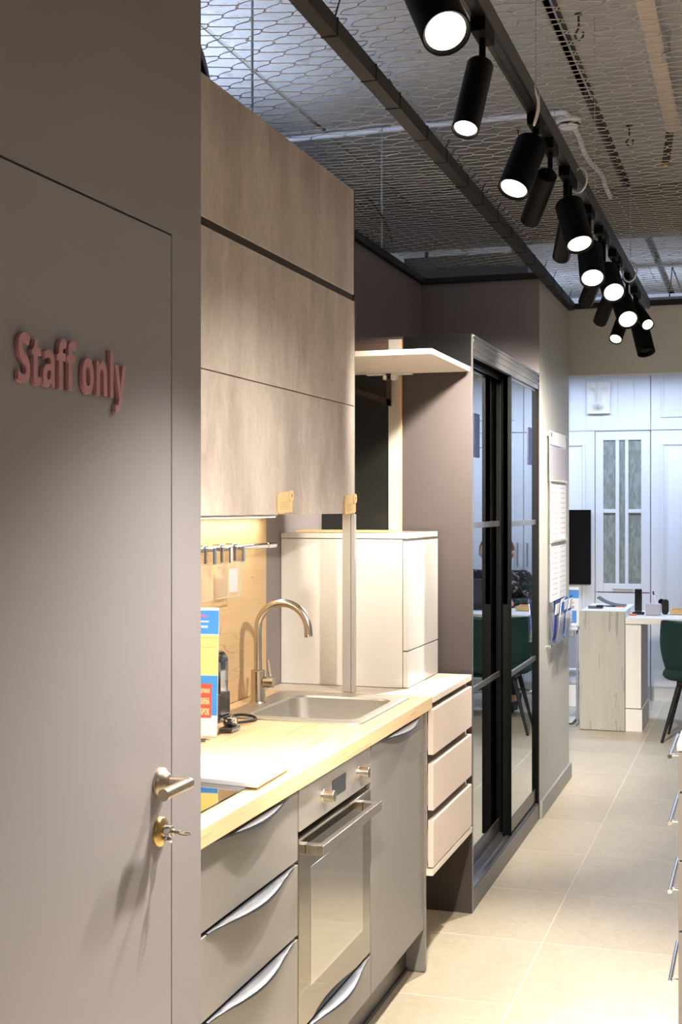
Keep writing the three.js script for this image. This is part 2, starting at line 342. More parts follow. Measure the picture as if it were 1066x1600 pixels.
// ---------------------------------------------------------------- staff door
{
  const z0 = -2.1565, z1 = -1.2935, x = WX;
  const door = new THREE.Group(); door.name = 'door_1'; door.position.set(x - 0.02, 0, (z0 + z1) / 2); door.userData = { kind: 'structure', label: 'flush grey staff door with raised pink lettering' }; scene.add(door);
  part(door, 'leaf', box(x - 0.045, x, 0.004, 1.9895, z0, z1, 0.0015), M.staffDoor);
  // lever handle
  const hz = -2.107, hy = 1.015;
  const handle = part(door, 'lever_handle', latheAlong([[0, 0.022], [0.012, 0.022], [0.017, 0.018], [0.021, 0.012], [0.026, 0.009], [0.027, 0.003], [0.027, 0]], [x, hy, hz], [1, 0, 0], 36), M.nickel, 'satin nickel lever handle');
  part(handle, 'neck', cyl([x + 0.018, hy, hz], [x + 0.056, hy, hz], 0.0105, 0.0105), M.nickel);
  part(handle, 'lever', [cyl([x + 0.052, hy, hz - 0.012], [x + 0.048, hy - 0.002, hz + 0.085], 0.0105, 0.0105, 24)], M.nickel);
  const ly = 0.928;
  const lock = part(door, 'lock_rosette', latheAlong([[0, 0.012], [0.014, 0.012], [0.018, 0.009], [0.024, 0.008], [0.0265, 0.004], [0.027, 0]], [x, ly, hz], [1, 0, 0], 36), M.brass, 'brass lock rosette');
  part(lock, 'cylinder', [latheAlong([[0, 0.017], [0.009, 0.017], [0.0105, 0.015], [0.0105, 0]], [x + 0.008, ly + 0.002, hz], [1, 0, 0], 24), latheAlong([[0, 0.016], [0.006, 0.016], [0.006, 0]], [x + 0.008, ly - 0.012, hz], [1, 0, 0], 16)], M.chrome, 'chrome lock cylinder');
  // key: shank, collar and a flat ring-shaped bow
  const kx = x + 0.024;
  const bow = new THREE.Shape(); bow.absellipse(0.026, 0, 0.013, 0.011, 0, TAU); const hole = new THREE.Path(); hole.absellipse(0.03, 0, 0.006, 0.006, 0, TAU); bow.holes.push(hole);
  const bg = extrudeZ(bow, -0.001, 0.001, 0); bg.rotateX(Math.PI / 2); bg.rotateZ(-0.05); bg.translate(kx, ly + 0.002, hz);
  part(lock, 'key', [box(kx - 0.004, kx + 0.016, ly - 0.001, ly + 0.005, hz - 0.003, hz + 0.003, 0.001), bg, latheAlong([[0, 0.006], [0.005, 0.005], [0.006, 0], [0, 0]], [kx, ly + 0.002, hz], [1, 0, 0], 12)], M.nickel, 'key left in the lock');
  // raised lettering
  const font = await new FontLoader().loadAsync('fonts/droid/droid_sans_bold.typeface.json');
  const word = 'Staff only', size = 0.071, sx = 0.62; let pen = 0;
  const data = font.data, sc = size / data.resolution;
  const adv = ch => (data.glyphs[ch].ha * sc) * sx;
  let total = 0; for (const ch of word) total += adv(ch); const k = 0.335 / total;
  for (const ch of word) {
    if (ch !== ' ') {
      const g = new TextGeometry(ch, { font, size, depth: 0.005, curveSegments: 6, bevelEnabled: true, bevelThickness: 0.0008, bevelSize: 0.0005, bevelSegments: 1 });
      g.scale(sx * k, 1, 1); g.rotateY(Math.PI / 2); g.translate(x + 0.002, 1.679, -1.63 - pen * k);
      const n = g.toNonIndexed ? g : g;
      const m = part(door, 'letter', n, M.pink);
      m.userData.label = 'raised pink letter ' + ch;
    }
    pen += adv(ch);
  }
}

// ================================================================ kitchen run
const FX = -1.036;                                   // front plane of the base units
function waveLip(zc, half, y, d, x0 = FX) {          // aluminium pull that swells out of the top edge of a front
  const rings = [], N = 36;
  for (let i = 0; i <= N; i++) {
    const t = -1 + 2 * i / N, z = zc + t * half, b = Math.pow(Math.max(0, Math.cos(t * Math.PI / 2 * 0.98)), 1.6), e = 0.0025 + d * b;
    rings.push([[x0 - 0.012, y, z], [x0 - 0.012, y - 0.003, z], [x0 + e * 0.55, y - 0.0036 - 0.002 * b, z], [x0 + e - 0.001, y - 0.004 - 0.010 * b, z], [x0 + e + 0.0008, y - 0.003 - 0.010 * b, z], [x0 + e * 0.95, y - 0.001 - 0.006 * b, z], [x0 + e * 0.55, y - 0.0005 - 0.001 * b, z]]);
  }
  return loft(rings);
}
function slabFront(y0, y1, z0, z1, m = M.front) { return box(FX - 0.018, FX, y0, y1, z0, z1, 0.0012); }
{
  const t = thing('drawer_cabinet', 'grey three-drawer base cabinet with wavy aluminium pulls beside the staff wall', 'cabinet', [-1.3, 0.12, -2.6]);
  part(t, 'body', [box(-1.58, FX - 0.02, 0.12, 0.136, -2.904, -2.30, 0.001), box(-1.58, -1.57, 0.136, 0.845, -2.904, -2.30, 0.001), box(-1.57, FX - 0.02, 0.136, 0.845, -2.904, -2.888, 0.001), box(-1.57, FX - 0.02, 0.136, 0.845, -2.316, -2.30, 0.001)], M.carcass);
  for (const [y0, y1] of [[0.672, 0.838], [0.497, 0.662], [0.142, 0.487]]) {
    const d = part(t, 'drawer', slabFront(y0, y1, -2.901, -2.302), M.front);
    part(d, 'pull', waveLip(-2.62, 0.25, y1 + 0.003, 0.025), M.alu, 'wavy aluminium pull');
  }
}
{
  const t = thing('oven_housing', 'grey base unit carrying the oven, with a low drawer', 'cabinet', [-1.3, 0.12, -3.2]);
  part(t, 'body', [box(-1.58, FX - 0.02, 0.12, 0.136, -3.506, -2.906, 0.001), box(-1.58, FX - 0.02, 0.136, 0.25, -2.914, -2.906, 0.001), box(-1.58, FX - 0.02, 0.136, 0.25, -3.506, -3.498, 0.001), box(-1.58, FX - 0.02, 0.25, 0.845, -2.914, -2.906, 0.001), box(-1.58, FX - 0.02, 0.25, 0.845, -3.506, -3.498, 0.001)], M.carcass);
  const d = part(t, 'drawer', slabFront(0.142, 0.252, -3.503, -2.909), M.front);
  part(d, 'pull', waveLip(-3.22, 0.25, 0.255, 0.025), M.alu, 'wavy aluminium pull');
}
{
  const t = thing('built_in_oven', 'stainless built-in oven with two knobs, bar handle and dark glass door', 'oven', [-1.3, 0.262, -3.2]);
  part(t, 'body', box(-1.55, FX - 0.13, 0.262, 0.84, -3.49, -2.92, 0.001), M.zinc);
  const cp = part(t, 'control_panel', box(FX - 0.03, FX, 0.735, 0.84, -3.503, -2.911, 0.002), M.ovenSteel, 'brushed steel control panel');
  for (const z of [-3.085, -3.385]) part(cp, 'knob', [latheAlong([[0.0175, -0.001], [0.0175, 0.004], [0.0145, 0.006], [0.0145, 0.03], [0.0135, 0.032], [0, 0.032]], [FX, 0.786, z], [1, 0, 0], 32)], M.steelSatin, 'round steel knob');
  part(cp, 'display', box(FX - 0.001, FX + 0.0012, 0.762, 0.808, -3.272, -3.158, 0.0008), M.blackGlass, 'black glass display');
  const dr = part(t, 'door', box(FX - 0.03, FX - 0.001, 0.262, 0.716, -3.503, -2.911, 0.002), M.ovenGlassFrame, 'dark mirrored glass door');
  part(dr, 'top_edge', box(FX - 0.03, FX + 0.0005, 0.712, 0.718, -3.503, -2.911, 0.001), M.steelSatin);
  part(dr, 'window', box(FX - 0.003, FX + 0.0002, 0.345, 0.632, -3.427, -2.995, 0.0004), M.ovenGlass, 'lighter glass window');
  const hy = 0.683;
  part(dr, 'handle', [box(FX + 0.028, FX + 0.045, hy - 0.013, hy + 0.013, -3.46, -2.955, 0.0015), box(FX - 0.001, FX + 0.03, hy - 0.012, hy + 0.012, -2.985, -2.957, 0.0015), box(FX - 0.001, FX + 0.03, hy - 0.012, hy + 0.012, -3.458, -3.43, 0.0015)], M.steelSatin, 'square steel bar handle');
}
{
  const t = thing('door_cabinet', 'grey single-door base unit under the sink', 'cabinet', [-1.3, 0.12, -3.8]);
  part(t, 'body', [box(-1.58, FX - 0.02, 0.12, 0.14, -4.106, -3.508, 0.001), box(-1.58, -1.56, 0.14, 0.845, -4.106, -3.508, 0.001), box(-1.56, FX - 0.02, 0.14, 0.845, -3.524, -3.508, 0.001), box(-1.56, FX - 0.02, 0.14, 0.845, -4.106, -4.09, 0.001)], M.carcass);
  const d = part(t, 'door', slabFront(0.142, 0.838, -4.104, -3.51), M.front);
  part(d, 'pull', waveLip(-3.81, 0.27, 0.841, 0.034), M.alu, 'wavy aluminium pull');
}
solo('end_panel', box(-1.6, FX + 0.004, 0.004, 0.846, -4.125, -4.108, 0.001), M.front, 'grey end panel closing the kitchen run, down to the floor', 'panel');
solo('plinth', [box(-1.11, -1.094, 0.006, 0.118, -4.107, -2.30, 0.001), box(-1.095, -1.088, 0.001, 0.012, -4.107, -2.30, 0.001)], M.plinthGloss, 'shiny dark bronze plinth under the grey kitchen units', 'plinth');
// worktop with a real cut-out for the sink
{
  const s = new THREE.Shape([[-1.584, -2.29], [-1.018, -2.29], [-1.018, -4.147], [-1.584, -4.147]].map(p => new THREE.Vector2(...p)));
  const h = rrShape(-1.46, -1.10, -4.05, -3.585, 0.05); s.holes.push(new THREE.Path(h.getPoints(8)));
  const g = uvWorld(extrudeY(s, 0.847, 0.885, 0.001), 'z');
  solo('worktop', g, M.oak, 'pale oak worktop along the kitchen run', 'worktop');
}
{
  const t = thing('sink', 'inset stainless steel sink with a rounded bowl', 'sink', [-1.3, 0.72, -3.83]);
  const ring = (x0, x1, z0, z1, r, y) => rrShape(x0, x1, z0, z1, r).getPoints(6).slice(0, -1).map(p => [p.x, y, p.y]);
  const rim = loft([ring(-1.525, -1.078, -4.115, -3.545, 0.035, 0.8855), ring(-1.524, -1.079, -4.114, -3.546, 0.035, 0.889), ring(-1.519, -1.084, -4.109, -3.551, 0.035, 0.8905),
    ring(-1.45, -1.112, -4.03, -3.597, 0.055, 0.8895), ring(-1.445, -1.117, -4.025, -3.602, 0.052, 0.884), ring(-1.438, -1.124, -4.018, -3.609, 0.05, 0.76), ring(-1.42, -1.142, -4.0, -3.627, 0.045, 0.738), ring(-1.38, -1.18, -3.96, -3.667, 0.03, 0.734)], false);
  part(t, 'bowl', rim, M.steel);
  part(t, 'bowl_floor', box(-1.40, -1.16, 0.730, 0.7345, -3.98, -3.645, 0.001), M.steel);
  part(t, 'drain', latheAlong([[0, 0.001], [0.02, 0.001], [0.03, 0.004], [0.042, 0.003], [0.045, 0]], [-1.28, 0.734, -3.81], [0, 1, 0]), M.chrome);
  part(t, 'overflow', latheAlong([[0, 0.004], [0.011, 0.004], [0.013, 0.002], [0.013, 0]], [-1.437, 0.85, -3.68], [1, 0, 0], 20), M.chrome);
}
{
  const bx = -1.5, bz = -3.83, t = thing('kitchen_tap', 'brushed steel gooseneck tap behind the sink bowl', 'tap', [bx, 0.889, bz]);
  part(t, 'base', latheAlong([[0.026, 0], [0.026, 0.004], [0.0225, 0.006], [0.0225, 0.1], [0.021, 0.103], [0.013, 0.104]], [bx, 0.889, bz], [0, 1, 0], 32), M.steelSatin);
  const R = 0.083, pts = [[bx, 0.985, bz], [bx, 1.05, bz], [bx, 1.115, bz]];
  for (let i = 1; i <= 10; i++) { const a = Math.PI - i / 10 * Math.PI * 0.93; pts.push([bx + R + R * Math.cos(a), 1.12 + R * Math.sin(a), bz]); }
  pts.push([bx + 2 * R + 0.002, 1.105, bz]);
  part(t, 'spout', tube(pts, 0.0125, 60, 16), M.steelSatin);
  part(t, 'aerator', latheAlong([[0.0128, 0], [0.0128, 0.012], [0.01, 0.012], [0, 0.009]], [bx + 2 * R, 1.112, bz], [0.12, -1, 0], 20), M.steelSatin);
  part(t, 'lever', [cyl([bx + 0.02, 0.955, bz], [bx + 0.052, 0.955, bz], 0.0165, 0.0165, 24), cyl([bx + 0.04, 0.962, bz - 0.005], [bx + 0.022, 1.02, bz - 0.03], 0.0042, 0.0055, 12)], M.steelSatin);
}
solo('backsplash', box(-1.6, -1.586, 0.885, 1.60, -4.125, -2.29, 0.0008), M.splash, 'oak-look backsplash board behind the worktop', 'panel');
// ceramic hob
{
  const t = thing('ceramic_hob', 'black glass hob set into the oak worktop', 'hob', [-1.32, 0.885, -2.52]);
  part(t, 'glass', extrudeY(rrShape(-1.57, -1.067, -2.80, -2.295, 0.008), 0.8855, 0.891, 0.0015), M.blackGlass);
  part(t, 'frame', extrudeY((() => { const s = rrShape(-1.572, -1.064, -2.803, -2.292, 0.009); s.holes.push(new THREE.Path(rrShape(-1.568, -1.069, -2.798, -2.297, 0.007).getPoints(6))); return s; })(), 0.885, 0.889), M.steelSatin, 'thin steel frame');
}
// sheaf of papers on the worktop
{
  const t = thing('paper_sheaf', 'white stapled papers lying on the worktop over the hob', 'papers', [-1.2, 0.891, -2.8]);
  const quad = (y0, y1, o) => { const s = new THREE.Shape([[-1.36 + o, -2.70], [-1.042 + o, -2.655 - o], [-1.048 + o, -2.885], [-1.36 + o, -2.935 - o]].map(p => new THREE.Vector2(...p))); return uvWorld(extrudeY(s, y0, y1, 0.0004)); };
  part(t, 'booklet', quad(0.8912, 0.901, 0), M.paper); part(t, 'loose_sheet', quad(0.9015, 0.9028, 0.006), M.paper);
  part(t, 'card_back', box(-1.32, -1.06, 0.8905, 0.8918, -2.86, -2.70, 0.0003), M.cardTan);
}
// ---------------------------------------------------------------- wall cabinets
const UX = -1.282;
function wallCabinet(label, y0, y1, z0, z1, fronts, far) {
  const t = thing('wall_cabinet', label, 'cabinet', [-1.44, y0, (z0 + z1) / 2]);
  part(t, 'body', [box(-1.598, UX - 0.019, y0 + 0.002, y1, z0, z1, 0.001)], M.carcass);
  for (const [a, b] of fronts) part(t, 'flap', box(UX - 0.018, UX, a, b, z0 + 0.002, z1 - 0.001, 0.001, 'z', 0.13, 0.2), M.stone);
  if (far) part(t, 'edge_profile', box(UX - 0.02, UX + 0.001, y0, y1, z0 - 0.006, z0 + 0.001, 0.0006), M.paleFrame, 'pale edging strip');
  return t;
}
wallCabinet('long two-flap wall cabinet with stone-look fronts over the sink', 1.478, 2.182, -4.141, -2.70, [[1.48, 1.8335], [1.8365, 2.181]], true);
wallCabinet('narrow two-flap stone-look wall cabinet against the staff wall', 1.478, 2.182, -2.699, -2.295, [[1.48, 1.8335], [1.8365, 2.181]], false);
{
  const t = thing('top_cabinet', 'topmost stone-look cabinet above the long wall cabinet, brown grip channel below', 'cabinet', [-1.44, 2.183, -3.4]);
  part(t, 'body', box(-1.598, UX - 0.019, 2.183, 2.546, -4.141, -2.70, 0.001), M.profileBrown);
  part(t, 'flap', box(UX - 0.018, UX, 2.203, 2.547, -4.14, -2.702, 0.001, 'z', 0.13, 0.2), M.stone);
  part(t, 'grip_channel', [box(UX - 0.03, UX - 0.004, 2.184, 2.203, -4.143, -2.702, 0.001)], M.profileBrown, 'brown recessed grip channel');
  part(t, 'edge_profile', box(UX - 0.02, UX + 0.001, 2.183, 2.548, -4.147, -4.14, 0.0006), M.profileBrown);
  const u = thing('top_cabinet', 'topmost narrow stone-look cabinet against the staff wall', 'cabinet', [-1.44, 2.183, -2.5]);
  part(u, 'body', box(-1.598, UX - 0.019, 2.183, 2.546, -2.699, -2.295, 0.001), M.profileBrown);
  part(u, 'flap', box(UX - 0.018, UX, 2.203, 2.547, -2.697, -2.297, 0.001, 'z', 0.13, 0.2), M.stone);
  part(u, 'grip_channel', box(UX - 0.03, UX - 0.004, 2.184, 2.203, -2.697, -2.297, 0.001), M.profileBrown);
}
// strip light under the wall cabinets
{
  const t = thing('strip_light', 'slim strip light glowing under the wall cabinets', 'lamp', [-1.54, 1.468, -3.2]);
  part(t, 'housing', box(-1.555, -1.525, 1.47, 1.478, -4.07, -2.35, 0.001), M.aluMatt);
  part(t, 'diffuser', box(-1.551, -1.529, 1.467, 1.4705, -4.06, -2.36, 0.0008), M.stripGlow, 'glowing diffuser');
  rectLight(-1.54, 1.4655, -3.21, 0.02, 1.7, LAMP.strip, LAMP.stripPower);
}
function plyTag(z, y, label) {                       // plywood tag hung on a front
  const t = thing('plywood_tag', label, 'tag', [UX, y, z], 'plywood tags on the stone-look flap');
  const tilt = 0.05;
  const w = 0.056, h = 0.06;
  part(t, 'board', rot(extrudeX(rrShape(z - w, z + w, y, y + h, 0.009), UX + 0.0005, UX + 0.006, 0.001), [1, 0, 0], tilt, [UX, y + h, z]), M.ply);
  part(t, 'hook_ring', rot(extrudeX(rrShape(z - w - 0.002, z - w + 0.032, y + 0.032, y + h + 0.003, 0.013), UX + 0.006, UX + 0.010, 0.001), [1, 0, 0], tilt, [UX, y + h, z]), M.ply);
  part(t, 'ring_bore', rot(cyl([UX + 0.0101, y + 0.048, z - w + 0.016], [UX + 0.0106, y + 0.048, z - w + 0.016], 0.005, 0.005, 14), [1, 0, 0], tilt, [UX, y + h, z]), M.plyDark);
  const lines = []; for (let i = 0; i < 4; i++) lines.push(rot(box(UX + 0.0058, UX + 0.0064, y + 0.012 + i * 0.006, y + 0.0128 + i * 0.006, z - w + 0.03 - (i % 2) * 0.008, z + w - 0.014, 0), [1, 0, 0], tilt, [UX, y + h, z]));
  part(t, 'engraving', lines, M.plyDark, 'engraved lines');
}
plyTag(-3.47, 1.484, 'rounded plywood tag on the lowest stone-look flap, above the tap');
plyTag(-4.085, 1.48, 'rounded plywood tag at the end of the lowest stone-look flap, above the white post');
// chrome rail with acrylic holders
{
  const t = thing('hanging_rail', 'chrome hanging rail on the oak backsplash', 'rail', [-1.53, 1.36, -3.2]);
  part(t, 'tube', [cyl([-1.53, 1.377, -2.32], [-1.53, 1.377, -4.0], 0.0085, 0.0085)], M.chrome);
  part(t, 'end_cap', [cyl([-1.53, 1.377, -3.985], [-1.53, 1.377, -4.055], 0.0095, 0.0095)], M.chrome);
  part(t, 'bracket', [cyl([-1.586, 1.377, -4.03], [-1.53, 1.377, -4.03], 0.006, 0.006), cyl([-1.586, 1.377, -2.36], [-1.53, 1.377, -2.36], 0.006, 0.006)], M.chrome);
}
[[-3.46, 0], [-3.58, 0], [-3.68, 1]].forEach(([z, paper], i) => {
  const t = thing('acrylic_holder', paper ? 'clear acrylic card holder with a white card, clamped on the chrome rail' : ['clear acrylic holder on the chrome rail next to the staff wall', 'clear acrylic holder between two others on the chrome rail'][i], 'holder', [-1.53, 1.24, z], 'acrylic holders on the chrome rail');
  part(t, 'clamp', [box(-1.546, -1.512, 1.335, 1.392, z - 0.013, z + 0.013, 0.005), box(-1.51, -1.486, 1.335, 1.386, z - 0.012, z + 0.010, 0.004)], M.chrome, 'chrome clamp');
  part(t, 'plate', box(-1.518, -1.515, 1.235, 1.335, z - 0.045, z + 0.045, 0.0005), M.clear, 'clear plate');
  part(t, 'plate_edge', [box(-1.519, -1.5135, 1.235, 1.335, z - 0.048, z - 0.0455, 0.0005), box(-1.519, -1.5135, 1.2315, 1.2345, z - 0.048, z + 0.045, 0.0005)], M.clearEdge);
  if (paper) part(t, 'card', box(-1.523, -1.5195, 1.245, 1.315, z - 0.03, z + 0.043, 0.0003), M.paper, 'white card');
});
// leaflet stand with printed front
{
  const W = 0.19, H = 0.315, cx = -1.481, cz = -3.225, y = 0.886;
  const tex = canvasTex(840, 1240, (x, w, h) => {
    x.fillStyle = '#f4f1f0'; x.fillRect(0, 0, w, h);
    x.fillStyle = '#3d8fe0'; x.fillRect(0, 30, w, 250);
    x.fillStyle = '#d85a86'; x.font = 'bold 54px sans-serif'; x.textAlign = 'right'; x.fillText('РА •', w - 120, 110);
    x.fillStyle = '#ffffff'; x.fillRect(w - 420, 140, 300, 14); x.font = 'bold 44px sans-serif'; x.fillText('кухни', w - 130, 215);
    x.fillStyle = '#f3e58a'; x.fillRect(0, 290, w, 420);
    x.strokeStyle = '#8a8250'; x.lineWidth = 5; x.beginPath(); x.moveTo(0, 330); x.lineTo(w, 318); x.stroke(); x.beginPath(); x.moveTo(w - 300, 420); x.bezierCurveTo(w - 220, 390, w - 180, 440, w - 20, 408); x.stroke();
    x.fillStyle = '#3d8fe0'; x.fillRect(0, 715, w, 420);
    x.fillStyle = '#d8564c'; x.fillRect(60, 800, w - 130, 360);
    x.fillStyle = '#f6dcae'; x.textAlign = 'right'; x.save(); x.translate(w - 95, 0); x.scale(0.45, 1); x.font = 'bold 66px sans-serif'; x.fillText('МОЕЧНАЯ', 0, 900); x.font = 'bold 100px sans-serif'; x.fillText('МАШИНА', 0, 1020); x.fillText('В ПОДАРОК', 0, 1130); x.restore();
  });
  const t = thing('leaflet_stand', 'upright leaflet stand printed blue, yellow and red on the worktop', 'stand', [cx, y, cz]);
  t.rotation.y = 0.16; t.rotation.x = 0;
  const pg = new THREE.BoxGeometry(W, H, 0.003); pg.translate(0, H / 2 + 0.03, 0); pg.rotateX(-0.07);
  const sheet = new THREE.MeshPhysicalMaterial({ map: tex, roughness: 0.6 });
  const m = shadows(new THREE.Mesh(pg, [M.paper, M.paper, M.paper, M.paper, sheet, M.paper])); m.name = 'printed_sheet'; m.userData.label = 'printed leaflet in blue, yellow and red'; t.add(m);
  const bk = new THREE.BoxGeometry(W + 0.004, H + 0.03, 0.002); bk.translate(0, H / 2 + 0.016, -0.004); bk.rotateX(-0.07); const b2 = shadows(new THREE.Mesh(bk, M.clear)); b2.name = 'acrylic_back'; t.add(b2);
  const ft = new RoundedBoxGeometry(W + 0.004, 0.003, 0.09, 1, 0.001); ft.translate(0, 0.0016, -0.02); const f2 = shadows(new THREE.Mesh(ft, M.clear)); f2.name = 'foot'; t.add(f2);
  const lp = new RoundedBoxGeometry(W + 0.004, 0.03, 0.002, 1, 0.001); lp.translate(0, 0.018, 0.006); const l2 = shadows(new THREE.Mesh(lp, M.paper)); l2.name = 'lip'; t.add(l2);
}
// black gloss countertop appliance with its cord
{
  const t = thing('black_appliance', 'glossy black countertop appliance behind the leaflet stand', 'appliance', [-1.52, 0.886, -3.50]);
  part(t, 'housing', [extrudeZ(rrShape(-1.57, -1.475, 0.93, 1.085, 0.028), -3.54, -3.46, 0.012)], M.blackGloss);
  part(t, 'window', [extrudeZ(rrShape(-1.56, -1.485, 0.985, 1.055, 0.012), -3.462, -3.457, 0.002)], M.blackGlass);
  part(t, 'chin', extrudeZ(rrShape(-1.568, -1.474, 0.898, 0.968, 0.008), -3.545, -3.452, 0.006), mat(0x35312f, 0.25, 0.4));
  part(t, 'base', extrudeY(rrShape(-1.575, -1.47, -3.56, -3.44, 0.02), 0.886, 0.9, 0.003), M.blackGloss);
}
{
  const t = thing('power_lead', 'black power lead with a chunky plug on the worktop beside the sink', 'cord', [-1.42, 0.886, -3.4]);
  part(t, 'cord', tube([[-1.472, 0.893, -3.49], [-1.44, 0.9, -3.53], [-1.415, 0.893, -3.56], [-1.385, 0.891, -3.52], [-1.40, 0.895, -3.43], [-1.41, 0.9, -3.385]], 0.004, 50, 8), M.blackMatt);
  part(t, 'plug', [latheAlong([[0, 0], [0.014, 0.002], [0.02, 0.012], [0.0195, 0.03], [0.012, 0.04], [0.006, 0.055], [0, 0.055]], [-1.39, 0.906, -3.335], [-0.25, 0.0, -1], 20), box(-1.41, -1.37, 0.8862, 0.9, -3.37, -3.30, 0.006)], M.blackGloss);
  part(t, 'pins', [cyl([-1.395, 0.914, -3.338], [-1.39, 0.918, -3.312], 0.0024), cyl([-1.38, 0.914, -3.338], [-1.375, 0.918, -3.312], 0.0024), box(-1.40, -1.372, 0.905, 0.923, -3.345, -3.338, 0.004)], M.chrome);
}
{
  const t = thing('pen', 'silver pen lying on the worktop before the leaflet stand', 'pen', [-1.45, 0.886, -3.14]);
  part(t, 'barrel', cyl([-1.50, 0.8915, -3.12], [-1.385, 0.8915, -3.16], 0.005, 0.0045), M.alu); part(t, 'tip', cyl([-1.385, 0.8915, -3.16], [-1.372, 0.8912, -3.1645], 0.0045, 0.001), M.chrome);
}
//@@NEXT
// ================================================================ drawer stack, white cabinet and raised flap beyond the kitchen run
solo('support_post', [box(-1.325, -1.296, 0.888, 1.478, -4.168, -4.149, 0.001), box(-1.294, -1.283, 0.888, 1.478, -4.17, -4.147, 0.001)], M.aluMatt, 'pale aluminium post between worktop and wall cabinet', 'post');
{
  const t = thing('drawer_stack', 'cream wall-hung stack of three handleless drawers beside the wardrobe', 'drawers', [-1.3, 0.305, -4.45]);
  part(t, 'body', [box(-1.598, -1.034, 0.31, 0.846, -4.144, -4.127, 0.001), box(-1.598, -1.034, 0.31, 0.864, -4.738, -4.72, 0.001), box(-1.598, -1.58, 0.31, 0.864, -4.72, -4.15, 0.001)], M.creamEdge);
  part(t, 'top_board', box(-1.598, -1.014, 0.866, 0.886, -4.74, -4.149, 0.001), M.shelf, 'pale top board');
  part(t, 'bottom_board', box(-1.598, -1.012, 0.308, 0.328, -4.738, -4.13, 0.001), M.creamEdge);
  for (const [y0, y1] of [[0.698, 0.845], [0.518, 0.67], [0.334, 0.487]]) {
    const d = part(t, 'drawer', box(-1.03, -1.011, y0, y1, -4.728, -4.135, 0.0025), M.cream);
    part(d, 'drawer_box', [box(-1.5, -1.031, y0 + 0.01, y1 - 0.04, -4.71, -4.16, 0.001)], M.cream);
  }
}
{
  const t = thing('white_wall_cabinet', 'glossy white cabinet standing on the cream drawer stack', 'cabinet', [-1.37, 0.887, -4.53]);
  part(t, 'body', [box(-1.598, -1.16, 0.888, 1.392, -4.735, -4.30, 0.001)], M.whiteGloss);
  part(t, 'top_board', box(-1.598, -1.142, 1.394, 1.412, -4.735, -4.298, 0.001), M.whiteGloss);
  part(t, 'door', box(-1.158, -1.14, 1.014, 1.385, -4.732, -4.302, 0.0015), M.whiteGloss);
  part(t, 'drawer_front', box(-1.158, -1.14, 0.889, 1.010, -4.732, -4.302, 0.0015), M.whiteGloss);
}
solo('plywood_strip', box(-1.56, -1.22, 1.413, 1.421, -4.44, -4.34, 0.001, 'x'), M.ply, 'thin plywood strip lying on the glossy white cabinet', 'board');
{
  const t = thing('raised_flap', 'white flap held open level above the white cabinet, beside the wardrobe', 'flap', [-1.3, 1.99, -4.45]);
  part(t, 'board', box(-1.59, -1.02, 2.0, 2.018, -4.738, -4.152, 0.0012), M.shelf);
  part(t, 'hinge_plate', [box(-1.41, -1.235, 1.994, 2.0, -4.735, -4.705, 0.002), box(-1.345, -1.29, 1.975, 1.996, -4.735, -4.7, 0.006)], M.plastic, 'white hinge plate');
  part(t, 'lift_arm', [loft([[[-1.56, 1.965, -4.70], [-1.56, 1.985, -4.70], [-1.56, 1.985, -4.712], [-1.56, 1.965, -4.712]], [[-1.312, 1.877, -4.70], [-1.312, 1.9, -4.70], [-1.312, 1.9, -4.712], [-1.312, 1.877, -4.712]]]), box(-1.33, -1.312, 1.878, 1.998, -4.712, -4.70, 0.001)], M.profileBrown, 'brown lift arm');
  part(t, 'cam_plate', box(-1.50, -1.405, 1.9955, 2.0, -4.30, -4.28, 0.001), M.plastic);
}
// framed dark glass facade sample fixed to the wardrobe's flank
{
  const t = thing('framed_facade', 'tall dark glass facade in a pale frame against the wardrobe flank', 'facade', [-1.45, 0.887, -4.75]);
  const z0 = -4.758, z1 = -4.742;
  part(t, 'pane', box(-1.598, -1.33, 0.9, 2.06, z0, z1 - 0.006, 0.0005), M.darkPane, 'dark glass pane');
  part(t, 'stile', [box(-1.333, -1.292, 0.887, 2.13, z0, z1, 0.001)], M.paleFrame);
  part(t, 'edge_strip', box(-1.292, -1.283, 0.887, 2.13, z0, z1 + 0.002, 0.001), M.cardTan, 'copper-coloured edge strip');
  part(t, 'rail', [box(-1.556, -1.333, 2.06, 2.13, z0, z1 - 0.004, 0.001), box(-1.55, -1.34, 2.074, 2.078, z0, z1, 0.001), box(-1.55, -1.34, 2.12, 2.124, z0, z1, 0.001)], M.shadedFrame, 'top rail, brown from painted shade');  // rail coloured brown for the lack of light above the flap
}
